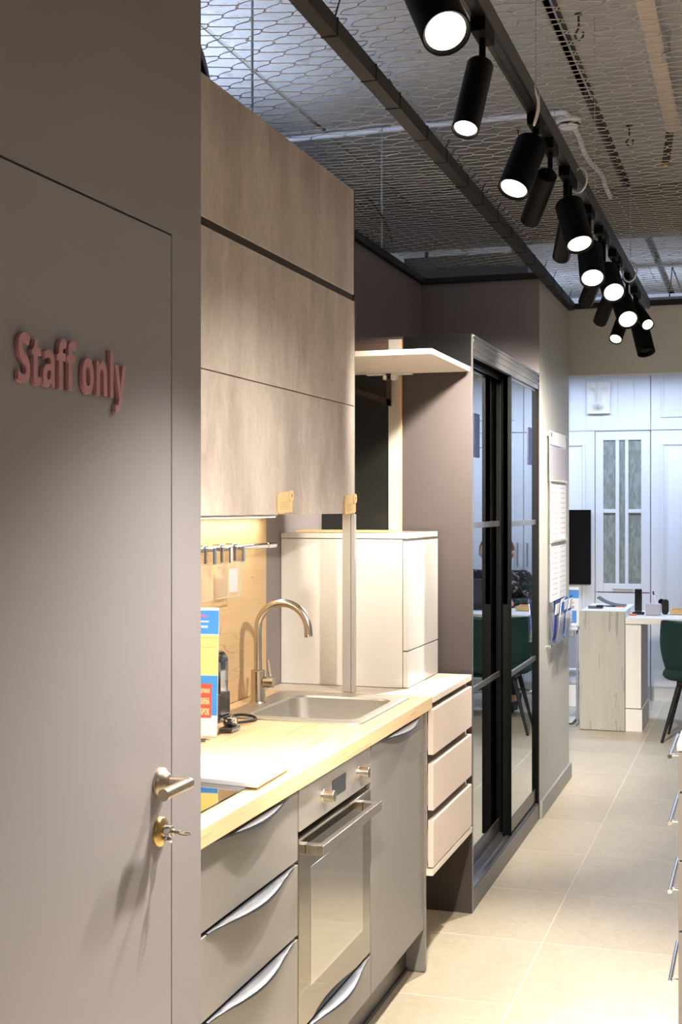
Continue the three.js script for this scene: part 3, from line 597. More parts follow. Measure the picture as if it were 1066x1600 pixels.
// ================================================================ mirrored sliding wardrobe
{
  const z0 = -6.298, z1 = -4.762, xf = -1.018, top = 2.142;
  const t = thing('sliding_wardrobe', 'dark sliding wardrobe with two mirrored doors and grey crossbars', 'wardrobe', [-1.31, 0, (z0 + z1) / 2]);
  part(t, 'side_panel', box(-1.598, xf, 0, top, z1 - 0.018, z1, 0.001), M.wardrobe);
  part(t, 'shaded_band', box(-1.28, xf - 0.003, 2.022, top - 0.001, z1, z1 + 0.0015, 0.0003), M.wardrobeIn, 'black band painting shade along the top of the flank');  // near-black strip stands in for shade on the flank above the flap
  part(t, 'side_edge', box(xf, xf + 0.0012, 0, top, z1 - 0.018, z1, 0.0004), M.trackSilver, 'pale panel edge');
  part(t, 'side_panel', box(-1.598, xf, 0, top, z0, z0 + 0.018, 0.001), M.wardrobeIn);
  part(t, 'top_panel', box(-1.598, xf - 0.004, top - 0.02, top, z0 + 0.018, z1 - 0.018, 0.001), M.wardrobe);
  part(t, 'back_panel', box(-1.598, -1.59, 0.08, top - 0.02, z0 + 0.018, z1 - 0.018, 0), M.wardrobeIn);
  part(t, 'plinth', box(xf - 0.12, xf, 0, 0.078, z0 + 0.018, z1 - 0.018, 0.001), M.bronze, 'bronze plinth');
  part(t, 'bottom_panel', box(-1.598, xf - 0.125, 0.05, 0.076, z0 + 0.018, z1 - 0.018, 0), M.wardrobeIn);
  // ribbed head track and bottom track
  part(t, 'head_track', [box(xf - 0.02, xf - 0.001, 2.066, top - 0.001, z0 + 0.019, z1 - 0.019, 0.002), box(xf - 0.006, xf + 0.003, 2.115, 2.125, z0 + 0.018, z1 - 0.018, 0.002), box(xf - 0.006, xf + 0.003, 2.088, 2.096, z0 + 0.018, z1 - 0.018, 0.002), box(xf - 0.006, xf + 0.004, 2.134, top, z0 + 0.018, z1 - 0.018, 0.002)], M.trackSilver, 'ribbed silver head track');
  part(t, 'head_track_inner', [box(xf - 0.11, xf - 0.021, 2.095, top - 0.021, z0 + 0.019, z1 - 0.019, 0.001), box(xf - 0.068, xf - 0.064, 2.07, 2.095, z0 + 0.019, z1 - 0.019, 0.0005)], M.wardrobeIn);
  part(t, 'bottom_track', [box(xf - 0.115, xf - 0.004, 0.078, 0.083, z0 + 0.019, z1 - 0.019, 0.001), box(xf - 0.030, xf - 0.024, 0.083, 0.091, z0 + 0.019, z1 - 0.019, 0.001), box(xf - 0.066, xf - 0.060, 0.083, 0.091, z0 + 0.019, z1 - 0.019, 0.001), box(xf - 0.086, xf - 0.080, 0.083, 0.091, z0 + 0.019, z1 - 0.019, 0.001)], M.trackSilver, 'silver bottom track');
  const door = (zf, zn, xm, pull) => {              // xm: mirror plane
    const yb = 0.092, yt = 2.075, d = part(t, 'door', [box(xm - 0.026, xm - 0.003, yb, yt, zf, zn, 0.0005)], M.wardrobeIn, 'mirrored sliding door');
    part(d, 'stile', box(xm - 0.026, xm + 0.012, yb, yt, zn - 0.006, zn, 0.001), M.black, 'black edge stile'); part(d, 'stile', box(xm - 0.026, xm + 0.012, yb, yt, zf, zf + 0.006, 0.001), M.black, 'black edge stile');
    part(d, 'bottom_rail', box(xm - 0.026, xm + 0.003, yb, yb + 0.06, zf + 0.006, zn - 0.006, 0.001), M.bronze, 'bronze bottom rail');
    part(d, 'top_rail', box(xm - 0.026, xm + 0.003, yt - 0.02, yt, zf + 0.006, zn - 0.006, 0.001), M.trackSilver);
    const ys = [yb + 0.06, 0.768, 0.79, 1.418, 1.442, yt - 0.02];
    for (let i = 0; i < 6; i += 2) part(d, 'mirror_pane', box(xm - 0.003, xm, ys[i], ys[i + 1], zf + 0.006, zn - 0.006, 0), M.mirror, 'mirror pane');
    for (let i = 1; i < 5; i += 2) part(d, 'crossbar', box(xm - 0.003, xm + 0.005, ys[i], ys[i + 1], zf + 0.006, zn - 0.006, 0.001), M.trackSilver, 'grey crossbar');
    part(d, 'pull_strip', box(xm, xm + 0.004, 1.70, 1.875, pull - 0.05, pull + 0.05, 0.001), M.navy, 'dark blue pull strip');
  };
  door(-5.64, -4.785, -1.086, -5.16); door(-6.275, -5.585, -1.034, -6.12);
  t.children.filter(c => c.name === 'door')[1].name = 'door';
}
// ================================================================ acrylic notice board on the passage wall
{
  const t = thing('acrylic_notice_board', 'clear acrylic notice board with paper sheets on the passage wall', 'board', [-1.0, 0.78, -6.77]);
  const x = -0.998;
  part(t, 'backing', box(x - 0.004, x, 0.80, 1.885, -7.06, -6.49, 0.001), M.clear);
  part(t, 'header', box(x, x + 0.003, 1.815, 1.88, -7.05, -6.495, 0.0005), M.paper);
  part(t, 'header_sheet', box(x, x + 0.003, 1.645, 1.808, -7.05, -6.495, 0.0005), M.paperGrey, 'grey sheet');
  for (const [y0, y1] of [[1.335, 1.63], [1.03, 1.325]]) for (const [a, b] of [[-7.04, -6.785], [-6.775, -6.51]]) {
    const p = part(t, 'sheet', box(x + 0.002, x + 0.004, y0, y1, a, b, 0.0004), M.paper, 'white paper sheet');
    const L = []; for (let i = 0; i < 10; i++) L.push(box(x + 0.004, x + 0.0042, y1 - 0.03 - i * 0.026, y1 - 0.027 - i * 0.026, a + 0.03, b - 0.03 - (i % 3) * 0.02, 0)); part(p, 'print', L, M.paperGrey);
  }
  part(t, 'pocket_bar', [box(x + 0.001, x + 0.012, 1.325, 1.337, -7.05, -6.495, 0.001)], M.clearEdge); part(t, 'pocket_bar', [box(x + 0.001, x + 0.012, 1.63, 1.642, -7.05, -6.495, 0.001)], M.clearEdge);
  for (const [y, z] of [[1.862, -6.515], [1.862, -7.035], [0.81, -6.515], [0.81, -7.035]]) part(t, 'standoff', latheAlong([[0, 0.03], [0.008, 0.03], [0.01, 0.027], [0.01, 0.02], [0.006, 0.018], [0.006, 0]], [-1.018, y, z], [1, 0, 0], 16), M.chrome, 'chrome standoff');
  for (const [a, b, k] of [[-6.74, -6.5, 0], [-7.04, -6.79, 1]]) {
    part(t, 'leaflet_pocket', [box(x + 0.002, x + 0.033, 0.83, 0.834, b, a, 0.0005), loft([[[x + 0.03, 0.834, a], [x + 0.032, 0.834, a], [x + 0.032, 0.834, b], [x + 0.03, 0.834, b]], [[x + 0.036, 0.96, a], [x + 0.038, 0.96, a], [x + 0.038, 0.96, b], [x + 0.036, 0.96, b]]])], M.clear, 'clear leaflet pocket');
  }
}
[[-6.56, 'darkBlueCard', 'dark blue leaflet at the wardrobe end of the notice board', 0], [-6.7, 'paper', 'white leaflet with a blue band in the pocket of the notice board', 1], [-6.86, 'blueCard', 'bright blue leaflet leaning in the far pocket of the notice board', 0], [-6.99, 'blueCard', 'bright blue leaflet standing at the outer end of the notice board', 0]].forEach(([z, m, label, two], i) => {
  const x = -1.0 + (i % 2) * 0.006;
  const t = thing('leaflet', label, 'leaflet', [x, 0.835, z], 'leaflets in the notice board pockets');
  const q = (y0, y1, o) => loft([[[x + 0.012 + o + (y0 - 0.835) * 0.1, y0, z + 0.055], [x + 0.014 + o + (y0 - 0.835) * 0.1, y0, z + 0.055], [x + 0.014 + o + (y0 - 0.835) * 0.1, y0, z - 0.055], [x + 0.012 + o + (y0 - 0.835) * 0.1, y0, z - 0.055]], [[x + 0.012 + o + (y1 - 0.835) * 0.1, y1, z + 0.055], [x + 0.014 + o + (y1 - 0.835) * 0.1, y1, z + 0.055], [x + 0.014 + o + (y1 - 0.835) * 0.1, y1, z - 0.055], [x + 0.012 + o + (y1 - 0.835) * 0.1, y1, z - 0.055]]]);
  part(t, 'cover', q(0.836, 1.035, 0), M[m]);
  part(t, 'title_band', q(0.97, 1.02, 0.0021), two ? M.blueCard : M.paper);
  part(t, 'picture', q(0.86, 0.92, 0.0021), two ? M.paperGrey : M.darkBlueCard);
});

// ================================================================ room beyond the passage
const ZB = -10.42;                                   // front plane of the white cabinet wall
function whiteFront(t, name, x0, x1, y0, y1, panel = true, knob = null) {
  const d = part(t, name, box(x0 + 0.002, x1 - 0.002, y0 + 0.002, y1 - 0.002, ZB - 0.02, ZB, 0.002), M.whiteLac);
  if (panel) {
    const m = 0.075, a = x0 + m, b = x1 - m, c = y0 + m + 0.02, e = y1 - m - 0.02;
    const ring = (o, z) => [[a + o, c + o, z], [b - o, c + o, z], [b - o, e - o, z], [a + o, e - o, z]];
    part(d, 'raised_panel', loft([ring(0, ZB + 0.001), ring(0.004, ZB + 0.012), ring(0.016, ZB + 0.014), ring(0.028, ZB + 0.004), ring(0.045, ZB + 0.003), ring(0.06, ZB + 0.01)].map(r => r)), M.whiteLac);
  }
  if (knob) part(d, 'bar_handle', [cyl([knob[0], knob[1], ZB + 0.03], [knob[0], knob[2], ZB + 0.03], 0.006), cyl([knob[0], knob[1] + 0.02, ZB], [knob[0], knob[1] + 0.02, ZB + 0.03], 0.005), cyl([knob[0], knob[2] - 0.02, ZB], [knob[0], knob[2] - 0.02, ZB + 0.03], 0.005)], M.zinc, 'grey bar handle');
  return d;
}
{
  const t = thing('tall_white_cabinet', 'tall white cabinet with boarded top next to the glazed one, screen in front', 'cabinet', [-1.65, 0, -10.55]);
  part(t, 'body', box(-2.06, -1.245, 0.1, 2.1, -10.70, ZB - 0.021, 0.001), M.whiteLac);
  part(t, 'plinth', box(-2.06, -1.245, 0, 0.1, -10.70, ZB - 0.03, 0.001), M.whiteLac);
  whiteFront(t, 'door', -1.66, -1.245, 0.11, 2.1, true); whiteFront(t, 'door', -2.06, -1.66, 0.11, 2.1, true);
}
{
  const t = thing('glazed_cabinet', 'white cabinet with a mullioned glass door above the desk', 'cabinet', [-1.03, 0, -10.55]);
  const x0 = -1.243, x1 = -0.82;
  part(t, 'body', [box(x0, x0 + 0.018, 0.1, 2.098, -10.70, ZB - 0.021, 0.001), box(x1 - 0.018, x1, 0.1, 2.098, -10.70, ZB - 0.021, 0.001), box(x0, x1, 0.78, 0.82, -10.70, ZB - 0.021, 0.001), box(x0, x1, 2.08, 2.098, -10.70, ZB - 0.021, 0.001)], M.whiteLac);
  part(t, 'back_panel', box(x0, x1, 0.1, 2.098, -10.71, -10.70, 0), M.greyGreen);
  part(t, 'plinth', box(x0, x1, 0, 0.1, -10.70, ZB - 0.03, 0.001), M.whiteLac);
  whiteFront(t, 'lower_door', x0, x1, 0.11, 0.835, false);
  const b = (xa, xb, ya, yb) => box(xa, xb, ya, yb, ZB - 0.02, ZB + 0.002, 0.003);
  const d = part(t, 'glass_door', [b(x0 + 0.002, -1.18, 0.84, 2.094), b(-0.89, x1 - 0.002, 0.84, 2.094), b(-1.18, -0.89, 0.84, 0.905), b(-1.18, -0.89, 2.026, 2.094)], M.whiteLac);
  part(d, 'mullion', b(-1.086, -1.058, 0.905, 2.026), M.whiteLac); part(d, 'mullion', b(-1.013, -0.987, 0.905, 2.026), M.whiteLac);
  part(d, 'crossbar', b(-1.18, -1.086, 1.457, 1.486), M.whiteLac); part(d, 'crossbar', b(-0.987, -0.89, 1.457, 1.486), M.whiteLac);
  for (const [a, c, y0, y1] of [[-1.18, -1.086, 0.905, 1.457], [-1.18, -1.086, 1.486, 2.026], [-1.058, -1.013, 0.905, 2.026], [-0.987, -0.89, 0.905, 1.457], [-0.987, -0.89, 1.486, 2.026]])
    part(d, 'pane', box(a, c, y0, y1, ZB - 0.014, ZB - 0.010, 0), M.waterGlass, 'rippled glass pane');
  part(d, 'edge_grip', box(-1.11, -0.95, 0.862, 0.868, ZB + 0.001, ZB + 0.012, 0.001), M.zinc);
  for (const y of [1.826, 1.535, 1.189]) part(t, 'glass_shelf', box(x0 + 0.02, x1 - 0.02, y - 0.004, y + 0.004, -10.69, ZB - 0.0155, 0.0005), M.greenGlass, 'green glass shelf');
}
{
  const t = thing('boarded_top_cabinet', 'white boarded overhead cabinet with vertical grooves', 'cabinet', [-1.45, 2.1, -10.55]);
  part(t, 'body', box(-2.06, -0.82, 2.102, 2.9, -10.70, ZB - 0.006, 0), M.whiteMatt);
  for (let i = 0; i < 10; i++) { const x = -2.06 + i * 0.124; part(t, 'plank', box(x + 0.0015, x + 0.1225, 2.106, 2.9, ZB - 0.02, ZB - 0.002, 0.0025), M.whiteLac); }
}
{
  [[-0.817, -0.26, 'tall white wardrobe with raised panels standing next to the glazed cabinet'], [-0.258, 0.299, 'tall white wardrobe with raised panels, second from the glazed cabinet'], [0.301, 0.86, 'tall white wardrobe with raised panels, third from the glazed cabinet']].forEach(([x0, x1, lab], n) => {
    const t = thing('panelled_wardrobe', lab, 'wardrobe', [(x0 + x1) / 2, 0, -10.55], 'white panelled wardrobes along the far wall');
    part(t, 'body', box(x0, x1, 0.1, 2.9, -10.70, ZB - 0.021, 0.001), M.whiteLac); part(t, 'plinth', box(x0, x1, 0, 0.1, -10.70, ZB - 0.03, 0.001), M.whiteLac);
    const k = n % 2 ? x0 + 0.042 : x1 - 0.035;
    whiteFront(t, 'door', x0, x1, 0.11, 2.098, true, [k, 1.03, 1.22]); whiteFront(t, 'top_door', x0, x1, 2.1, 2.9, true);
  });
}
// plaster face fragment: generic relief with a nose ridge and two eye hollows
{
  const W = 0.185, H = 0.25, cx = -1.214, cy = 2.235, z = ZB - 0.0025, nx = 28, ny = 36, front = [];
  const hgt = (u, v) => {
    const g = (a, b, s, t) => Math.exp(-((u - a) ** 2) / (s * s) - ((v - b) ** 2) / (t * t));
    let h = 0.03 + 0.045 * Math.exp(-(u * u) / (0.16 ** 2)) * THREE.MathUtils.smoothstep(v, 0.12, 0.32) * (1.25 - v) + 0.03 * g(0, 0.24, 0.2, 0.1);
    h += 0.018 * g(0.32, 0.24, 0.1, 0.08) + 0.018 * g(-0.32, 0.24, 0.1, 0.08) * 0.9;
    h -= 0.02 * g(0.55, 0.66, 0.22, 0.1) + 0.02 * g(-0.55, 0.66, 0.22, 0.1); h += 0.014 * g(0.55, 0.64, 0.14, 0.05) + 0.014 * g(-0.55, 0.64, 0.14, 0.05); h += 0.016 * g(0.5, 0.85, 0.35, 0.08) + 0.016 * g(-0.5, 0.85, 0.35, 0.08);
    return 0.012 + (h - 0.012) * 1.5;
  };
  const rings = [];
  for (let j = 0; j <= ny; j++) { const v = j / ny, r = []; for (let i = 0; i <= nx; i++) { const u = -1 + 2 * i / nx; r.push([cx + u * W / 2 * (0.93 + 0.07 * v), cy + v * H, z + hgt(u, v)]); } r.push([cx + W / 2 * (0.93 + 0.07 * v), cy + v * H, z]); r.push([cx - W / 2 * (0.93 + 0.07 * v), cy + v * H, z]); rings.push(r); }
  solo('plaster_relief', loft(rings), M.plaster, 'white plaster relief fragment of a face hung on the boarded cabinet', 'relief');
}
solo('wall_screen', [box(-2.02, -1.272, 0.898, 1.482, ZB + 0.015, ZB + 0.05, 0.003)], M.screenBlack, 'black flat screen mounted before the tall white cabinet', 'screen');
// desk
{
  const t = thing('reception_desk', 'desk with pale grey wood panel and lower white top', 'desk', [-0.6, 0, -9.3]);
  part(t, 'wood_panel', box(-1.17, -0.87, 0.004, 0.802, -8.97, -8.93, 0.002, 'y'), M.greyWood, 'pale grey wood panel');
  part(t, 'high_top', box(-1.17, -0.87, 0.765, 0.803, -9.65, -8.97, 0.002, 'z'), M.whiteMatt); part(t, 'side_panel', box(-1.168, -1.13, 0, 0.764, -9.65, -8.97, 0.002, 'y'), M.greyWood);
  part(t, 'low_top', box(-0.868, 0.75, 0.722, 0.762, -9.6, -8.935, 0.002), M.whiteMatt, 'white low top');
  part(t, 'pedestal', [box(-0.868, -0.765, 0.155, 0.72, -9.5, -8.96, 0.002)], M.whiteMatt); part(t, 'pedestal_foot', box(-0.868, -0.757, 0, 0.15, -9.5, -8.95, 0.004), M.whiteMatt);
  part(t, 'leg_panel', box(0.71, 0.75, 0, 0.72, -9.55, -8.97, 0.002), M.whiteMatt);
}
{
  const y = 0.764, t = thing('black_desk_speaker', 'slim black upright device on the desk top', 'device', [-0.81, y, -9.25]);
  part(t, 'column', box(-0.834, -0.785, y + 0.012, 0.938, -9.28, -9.25, 0.006), M.blackGloss); part(t, 'base', box(-0.85, -0.77, y, y + 0.013, -9.31, -9.22, 0.005), M.blackMatt);
  const p = thing('pen_box', 'grey pen box holding a pen and a brush on the desk', 'holder', [-0.70, y, -9.2]);
  part(p, 'box', [box(-0.754, -0.656, y, y + 0.077, -9.25, -9.17, 0.002)], M.paperGrey); part(p, 'side', box(-0.757, -0.754, y, y + 0.085, -9.25, -9.17, 0.001), M.paper);
  const q = thing('pen', 'white pen leaning out of the grey pen box', 'pen', [-0.69, y + 0.077, -9.2]); part(q, 'barrel', cyl([-0.683, y + 0.077, -9.2], [-0.702, 0.9, -9.22], 0.005), M.paper); part(q, 'cap', cyl([-0.702, 0.9, -9.22], [-0.707, 0.925, -9.225], 0.005), M.blackMatt);
  const r = thing('tape_dispenser', 'black tape dispenser standing beside the grey pen box', 'dispenser', [-0.63, y, -9.3]);
  part(r, 'body', [extrudeZ(rrShape(-0.655, -0.61, y, 0.865, 0.018), -9.34, -9.29, 0.004)], M.blackMatt); part(r, 'roll', cyl([-0.66, 0.85, -9.335], [-0.66, 0.85, -9.295], 0.018), M.black);
  const s = thing('stapler', 'black and grey stapler on the raised desk top', 'stapler', [-1.08, 0.804, -9.15]);
  part(s, 'base', box(-1.14, -1.04, 0.804, 0.812, -9.17, -9.14, 0.003), M.alu); part(s, 'head', box(-1.085, -1.036, 0.812, 0.828, -9.17, -9.14, 0.005), M.blackMatt); part(s, 'arm', box(-1.14, -1.08, 0.812, 0.822, -9.168, -9.142, 0.003), M.alu);
  const b = thing('open_booklet', 'dark booklet with an orange edge lying curled on the raised desk top', 'booklet', [-0.98, 0.804, -9.4]);
  const pg = []; for (let i = 0; i <= 12; i++) { const u = i / 12, x = -1.10 + 0.19 * u, yy = 0.807 + 0.055 * Math.pow(1 - u, 2.5); pg.push([[x, yy, -9.5], [x, yy + 0.006, -9.5], [x, yy + 0.006, -9.33], [x, yy, -9.33]]); }
  part(b, 'pages', loft(pg), mat(0x50545c, 0.5)); part(b, 'orange_edge', box(-0.97, -0.912, 0.8035, 0.8105, -9.335, -9.325, 0.001), M.orange);
  const w = thing('wooden_tray', 'low pale wooden tray on the desk behind the green chair', 'tray', [-0.5, y, -9.3]);
  part(w, 'tray', [box(-0.60, -0.40, y, y + 0.03, -9.29, -9.28, 0.002), box(-0.60, -0.40, y, y + 0.03, -9.5, -9.49, 0.002), box(-0.60, -0.59, y, y + 0.03, -9.49, -9.29, 0.002), box(-0.41, -0.40, y, y + 0.03, -9.49, -9.29, 0.002), box(-0.59, -0.41, y, y + 0.006, -9.49, -9.29, 0.001)], M.ply);
  const o = thing('orange_notes', 'small orange note pad at the foot of the black device', 'notepad', [-0.84, y, -9.15]); part(o, 'pad', box(-0.862, -0.815, y, y + 0.008, -9.18, -9.13, 0.001), M.orange); part(o, 'cover', box(-0.80, -0.775, y, y + 0.003, -9.16, -9.12, 0.001), M.paper);
}
// laptop seen only in the mirrors
{
  const y = 0.763, t = thing('laptop', 'open dark grey laptop on the desk in front of the seated person', 'laptop', [-0.14, y, -9.35]);
  part(t, 'base', box(-0.30, 0.03, y, y + 0.016, -9.55, -9.33, 0.004), mat(0x4a4b4d, 0.4, 0.5));
  const lid = part(t, 'lid', rot(box(-0.30, 0.03, y + 0.014, y + 0.23, -9.335, -9.327, 0.004), [1, 0, 0], 0.22, [0, y + 0.014, -9.33]), mat(0x4c4e50, 0.35, 0.6));
  part(lid, 'screen', rot(box(-0.29, 0.02, y + 0.03, y + 0.22, -9.3362, -9.335, 0.0003), [1, 0, 0], 0.22, [0, y + 0.014, -9.33]), M.blackGloss);
}
// leaflet rack beside the desk
{
  const t = thing('leaflet_rack', 'white metal leaflet rack on one slim post beside the desk', 'rack', [-1.29, 0, -9.15]);
  part(t, 'post', box(-1.228, -1.212, 0.01, 0.68, -9.21, -9.194, 0.002), M.zinc);
  part(t, 'base', [box(-1.38, -1.205, 0.0, 0.012, -9.05, -9.035, 0.002), box(-1.38, -1.205, 0, 0.012, -9.3, -9.285, 0.002), box(-1.22, -1.205, 0, 0.012, -9.285, -9.05, 0.002), box(-1.38, -1.365, 0, 0.012, -9.285, -9.05, 0.002)], M.zinc);
  part(t, 'tray', box(-1.42, -1.205, 0.655, 0.675, -9.3, -9.1, 0.003), M.whiteLac); part(t, 'tray_lip', box(-1.42, -1.23, 0.61, 0.655, -9.12, -9.1, 0.003), M.zinc);
  part(t, 'low_shelf', [box(-1.42, -1.235, 0.02, 0.03, -9.3, -9.06, 0.003), box(-1.42, -1.235, 0.10, 0.25, -9.3, -9.29, 0.003)], M.whiteLac);
  const tex = canvasTex(400, 560, (x, w, h) => { x.fillStyle = '#eef0f6'; x.fillRect(0, 0, w, h); x.fillStyle = '#4f93e6'; x.fillRect(0, 40, w, 120); x.fillStyle = '#a9adb8'; x.fillRect(w - 180, 220, 120, 16); x.fillRect(w - 110, 270, 50, 40); x.fillStyle = '#4f93e6'; x.fillRect(0, 340, w - 30, 60); x.fillRect(w - 90, 400, 60, 120); x.fillStyle = '#d8605c'; x.fillRect(0, 400, w - 90, 30); x.fillRect(0, 450, w - 90, 14); x.fillRect(0, 490, w - 90, 36); });
  const p = new THREE.Group(); 
  const m = shadows(new THREE.Mesh(new THREE.BoxGeometry(0.21, 0.27, 0.003), [M.paper, M.paper, M.paper, M.paper, new THREE.MeshPhysicalMaterial({ map: tex, roughness: 0.6 }), M.paper]));
  m.name = numbered('printed_card'); m.position.set(-1.315, 0.676 + 0.135, -9.2); m.userData = { label: 'blue and red printed card standing on the white leaflet rack', category: 'card' }; scene.add(m);
}
// green velvet chair, back to the camera
{
  const cx = -0.385, cz = -8.74, t = thing('velvet_chair', 'dark green velvet chair with splayed black legs pulled up to the desk', 'chair', [cx, 0, cz]);
  const rings = [], N = 28, R = 14, th = 0.035;
  for (let j = 0; j <= R; j++) {
    const v = j / R, ring = [];
    const y0 = 0.40 + 0.39 * v, w = 0.235 * (0.80 + 0.25 * Math.sin(Math.min(1, v * 1.5) * Math.PI / 2)) - 0.012 * v * v, dep = 0.20 * (1 - 0.35 * v) * (0.75 + 0.25 * Math.min(1, v * 2.5)), lean = 0.05 * v;
    const P = (s, off) => { const a = s * 1.45, corner = v > 0.8 ? (v - 0.8) / 0.2 : 0; const rr = Math.max(0.02, off); return [cx + (w + off) * Math.sin(a), y0 - 0.035 * corner * (1 - Math.abs(s)) - 0.03 * corner * Math.pow(Math.abs(s), 8), cz + 0.02 + lean + (dep + off) * Math.cos(a) - 0.03]; };
    for (let i = 0; i <= N; i++) ring.push(P(-1 + 2 * i / N, 0)); for (let i = N; i >= 0; i--) ring.push(P(-1 + 2 * i / N, -th * (1 - 0.5 * v)));
    rings.push(ring);
  }
  part(t, 'backrest', loft(rings), M.velvet);
  const seat = []; for (let k = 0; k <= 8; k++) { const f = k / 8, s = Math.sin(f * Math.PI), r = []; const q = Math.pow(s, 0.35); for (let i = 0; i < 32; i++) { const a = i / 32 * TAU, ex = Math.sign(Math.cos(a)) * Math.pow(Math.abs(Math.cos(a)), 0.6), ez = Math.sign(Math.sin(a)) * Math.pow(Math.abs(Math.sin(a)), 0.6); r.push([cx + ex * 0.225 * (0.55 + 0.45 * q), 0.385 + 0.085 * f, cz - 0.03 + ez * 0.21 * (0.55 + 0.45 * q)]); } seat.push(r); }
  part(t, 'seat', loft(seat), M.velvet);
  part(t, 'frame', box(cx - 0.13, cx + 0.13, 0.365, 0.39, cz - 0.14, cz + 0.12, 0.004), M.blackMetal);
  for (const [sx, sz, fx, fz] of [[-1, 1, -0.605, -8.585], [-1, -1, -0.585, -8.93], [1, 1, -0.165, -8.585], [1, -1, -0.185, -8.93]]) part(t, 'leg', cyl([cx + sx * 0.11, 0.385, cz + sz * 0.1 - 0.02], [fx, 0.0, fz], 0.017, 0.009, 14), M.blackMatt, 'tapered black leg');
}
//@@NEXT
// ================================================================ drawer unit across the aisle
{
  const t = thing('grey_drawer_unit', 'grey-brown drawer unit with four chrome bar handles across the aisle', 'drawers', [0.08, 0, -3.9]);
  const xf = -0.213, z0 = -4.24, z1 = -3.64;
  part(t, 'side_panel', box(xf + 0.02, 0.36, 0, 0.842, z1 - 0.018, z1, 0.001), M.front);
  part(t, 'body', box(xf + 0.02, 0.36, 0.1, 0.842, z0, z1 - 0.02, 0.001), M.front);
  part(t, 'plinth', box(xf + 0.06, 0.34, 0, 0.1, z0, z1 - 0.02, 0.001), M.plinthGrey);
  part(t, 'top_board', box(xf - 0.004, 0.36, 0.845, 0.862, z0, z1 + 0.001, 0.001), M.creamEdge, 'pale top board');
  for (const [y0, y1, hy] of [[0.735, 0.84, 0.806], [0.55, 0.73, 0.62], [0.36, 0.545, 0.43], [0.105, 0.355, 0.177]]) {
    const d = part(t, 'drawer', box(xf, xf + 0.019, y0, y1, z0 + 0.002, z1 - 0.002, 0.0015), M.front);
    part(d, 'bar_handle', [cyl([xf - 0.03, hy, z1 - 0.12], [xf - 0.03, hy, z1 - 0.48], 0.006), cyl([xf, hy, z1 - 0.15], [xf - 0.03, hy, z1 - 0.15], 0.004, 0.004, 12), cyl([xf, hy, z1 - 0.45], [xf - 0.03, hy, z1 - 0.45], 0.004, 0.004, 12)], M.chrome, 'chrome bar handle');
  }
}
// ================================================================ wire mesh ceiling: interlocked zigzag wires
function zigWire(x, zA, zB2, y, seed) {             // neighbours run in opposite phase, so that their turns hook into each other
  const p = 0.04, w = 0.053, pts = [], rnd = rng(seed); let s = seed % 2;
  for (let z = zA; z > zB2; z -= p, s++) {
    const side = s % 2 ? 1 : 0, jx = (rnd() - 0.5) * 0.004, jz = (rnd() - 0.5) * 0.004;
    // each leg bows slightly; at the turn the wire hooks around its neighbour
    const X = x + (side ? w : 0) + (side ? 0.004 : -0.004) + jx, Z = z + jz, d = side ? -1 : 1;
    const dip = y + 0.012 * Math.sin(x * 2.3 + z * 1.1) + 0.006 * Math.sin(z * 3.7 + x * 5);
    pts.push([X + d * 0.009, dip + 0.003, Z + 0.0055], [X + d * 0.001, dip + (side ? 0.003 : -0.003), Z], [X + d * 0.009, dip - 0.003, Z - 0.0055], [x + w / 2, dip, Z - p / 2 + (side ? 0.002 : -0.002)]);
  }
  const r = 0.0013, S = 4, pos = [], nor = [], idx = [];
  for (let i = 0; i < pts.length; i++) {
    const a = pts[Math.max(0, i - 1)], b = pts[Math.min(pts.length - 1, i + 1)], t = [b[0] - a[0], b[1] - a[1], b[2] - a[2]], L = Math.hypot(...t) || 1;
    const tx = t[0] / L, tz = t[2] / L, h = Math.hypot(tx, tz) || 1, nx = -tz / h, nz = tx / h;
    for (let k = 0; k < S; k++) { const A = k / S * TAU, c = Math.cos(A), q = Math.sin(A); pos.push(pts[i][0] + nx * c * r, pts[i][1] + q * r, pts[i][2] + nz * c * r); nor.push(nx * c, q, nz * c); }
    if (i) for (let k = 0; k < S; k++) { const o = (i - 1) * S, k2 = (k + 1) % S; idx.push(o + k, o + S + k, o + S + k2, o + k, o + S + k2, o + k2); }
  }
  const g = new THREE.BufferGeometry(); g.setAttribute('position', new THREE.Float32BufferAttribute(pos, 3)); g.setAttribute('normal', new THREE.Float32BufferAttribute(nor, 3)); g.setIndex(idx);
  g.setAttribute('uv', new THREE.BufferAttribute(new Float32Array(pos.length / 3 * 2), 2));
  return g;
}
{
  const t = thing('wire_mesh', 'galvanised chain-link mesh stretched under the ceiling between wall and black rail', 'mesh', [-1.28, 2.6, -4.7]);
  const u = thing('wire_mesh', 'galvanised chain-link mesh stretched under the ceiling beyond the black rail, above the lamp track', 'mesh', [-0.3, 2.6, -4.7]);
  let k = 0;
  for (let x = -1.6; x < 0.55; x += 0.0545) { const inLeft = x < -1.0; part(inLeft ? t : u, 'wire', zigWire(x, inLeft ? -2.2 + 0.0 : -1.2, x < -1.04 ? -6.27 : -7.32, 2.658 + (inLeft ? 0 : 0.004), 100 + k++), M.wire); }
}
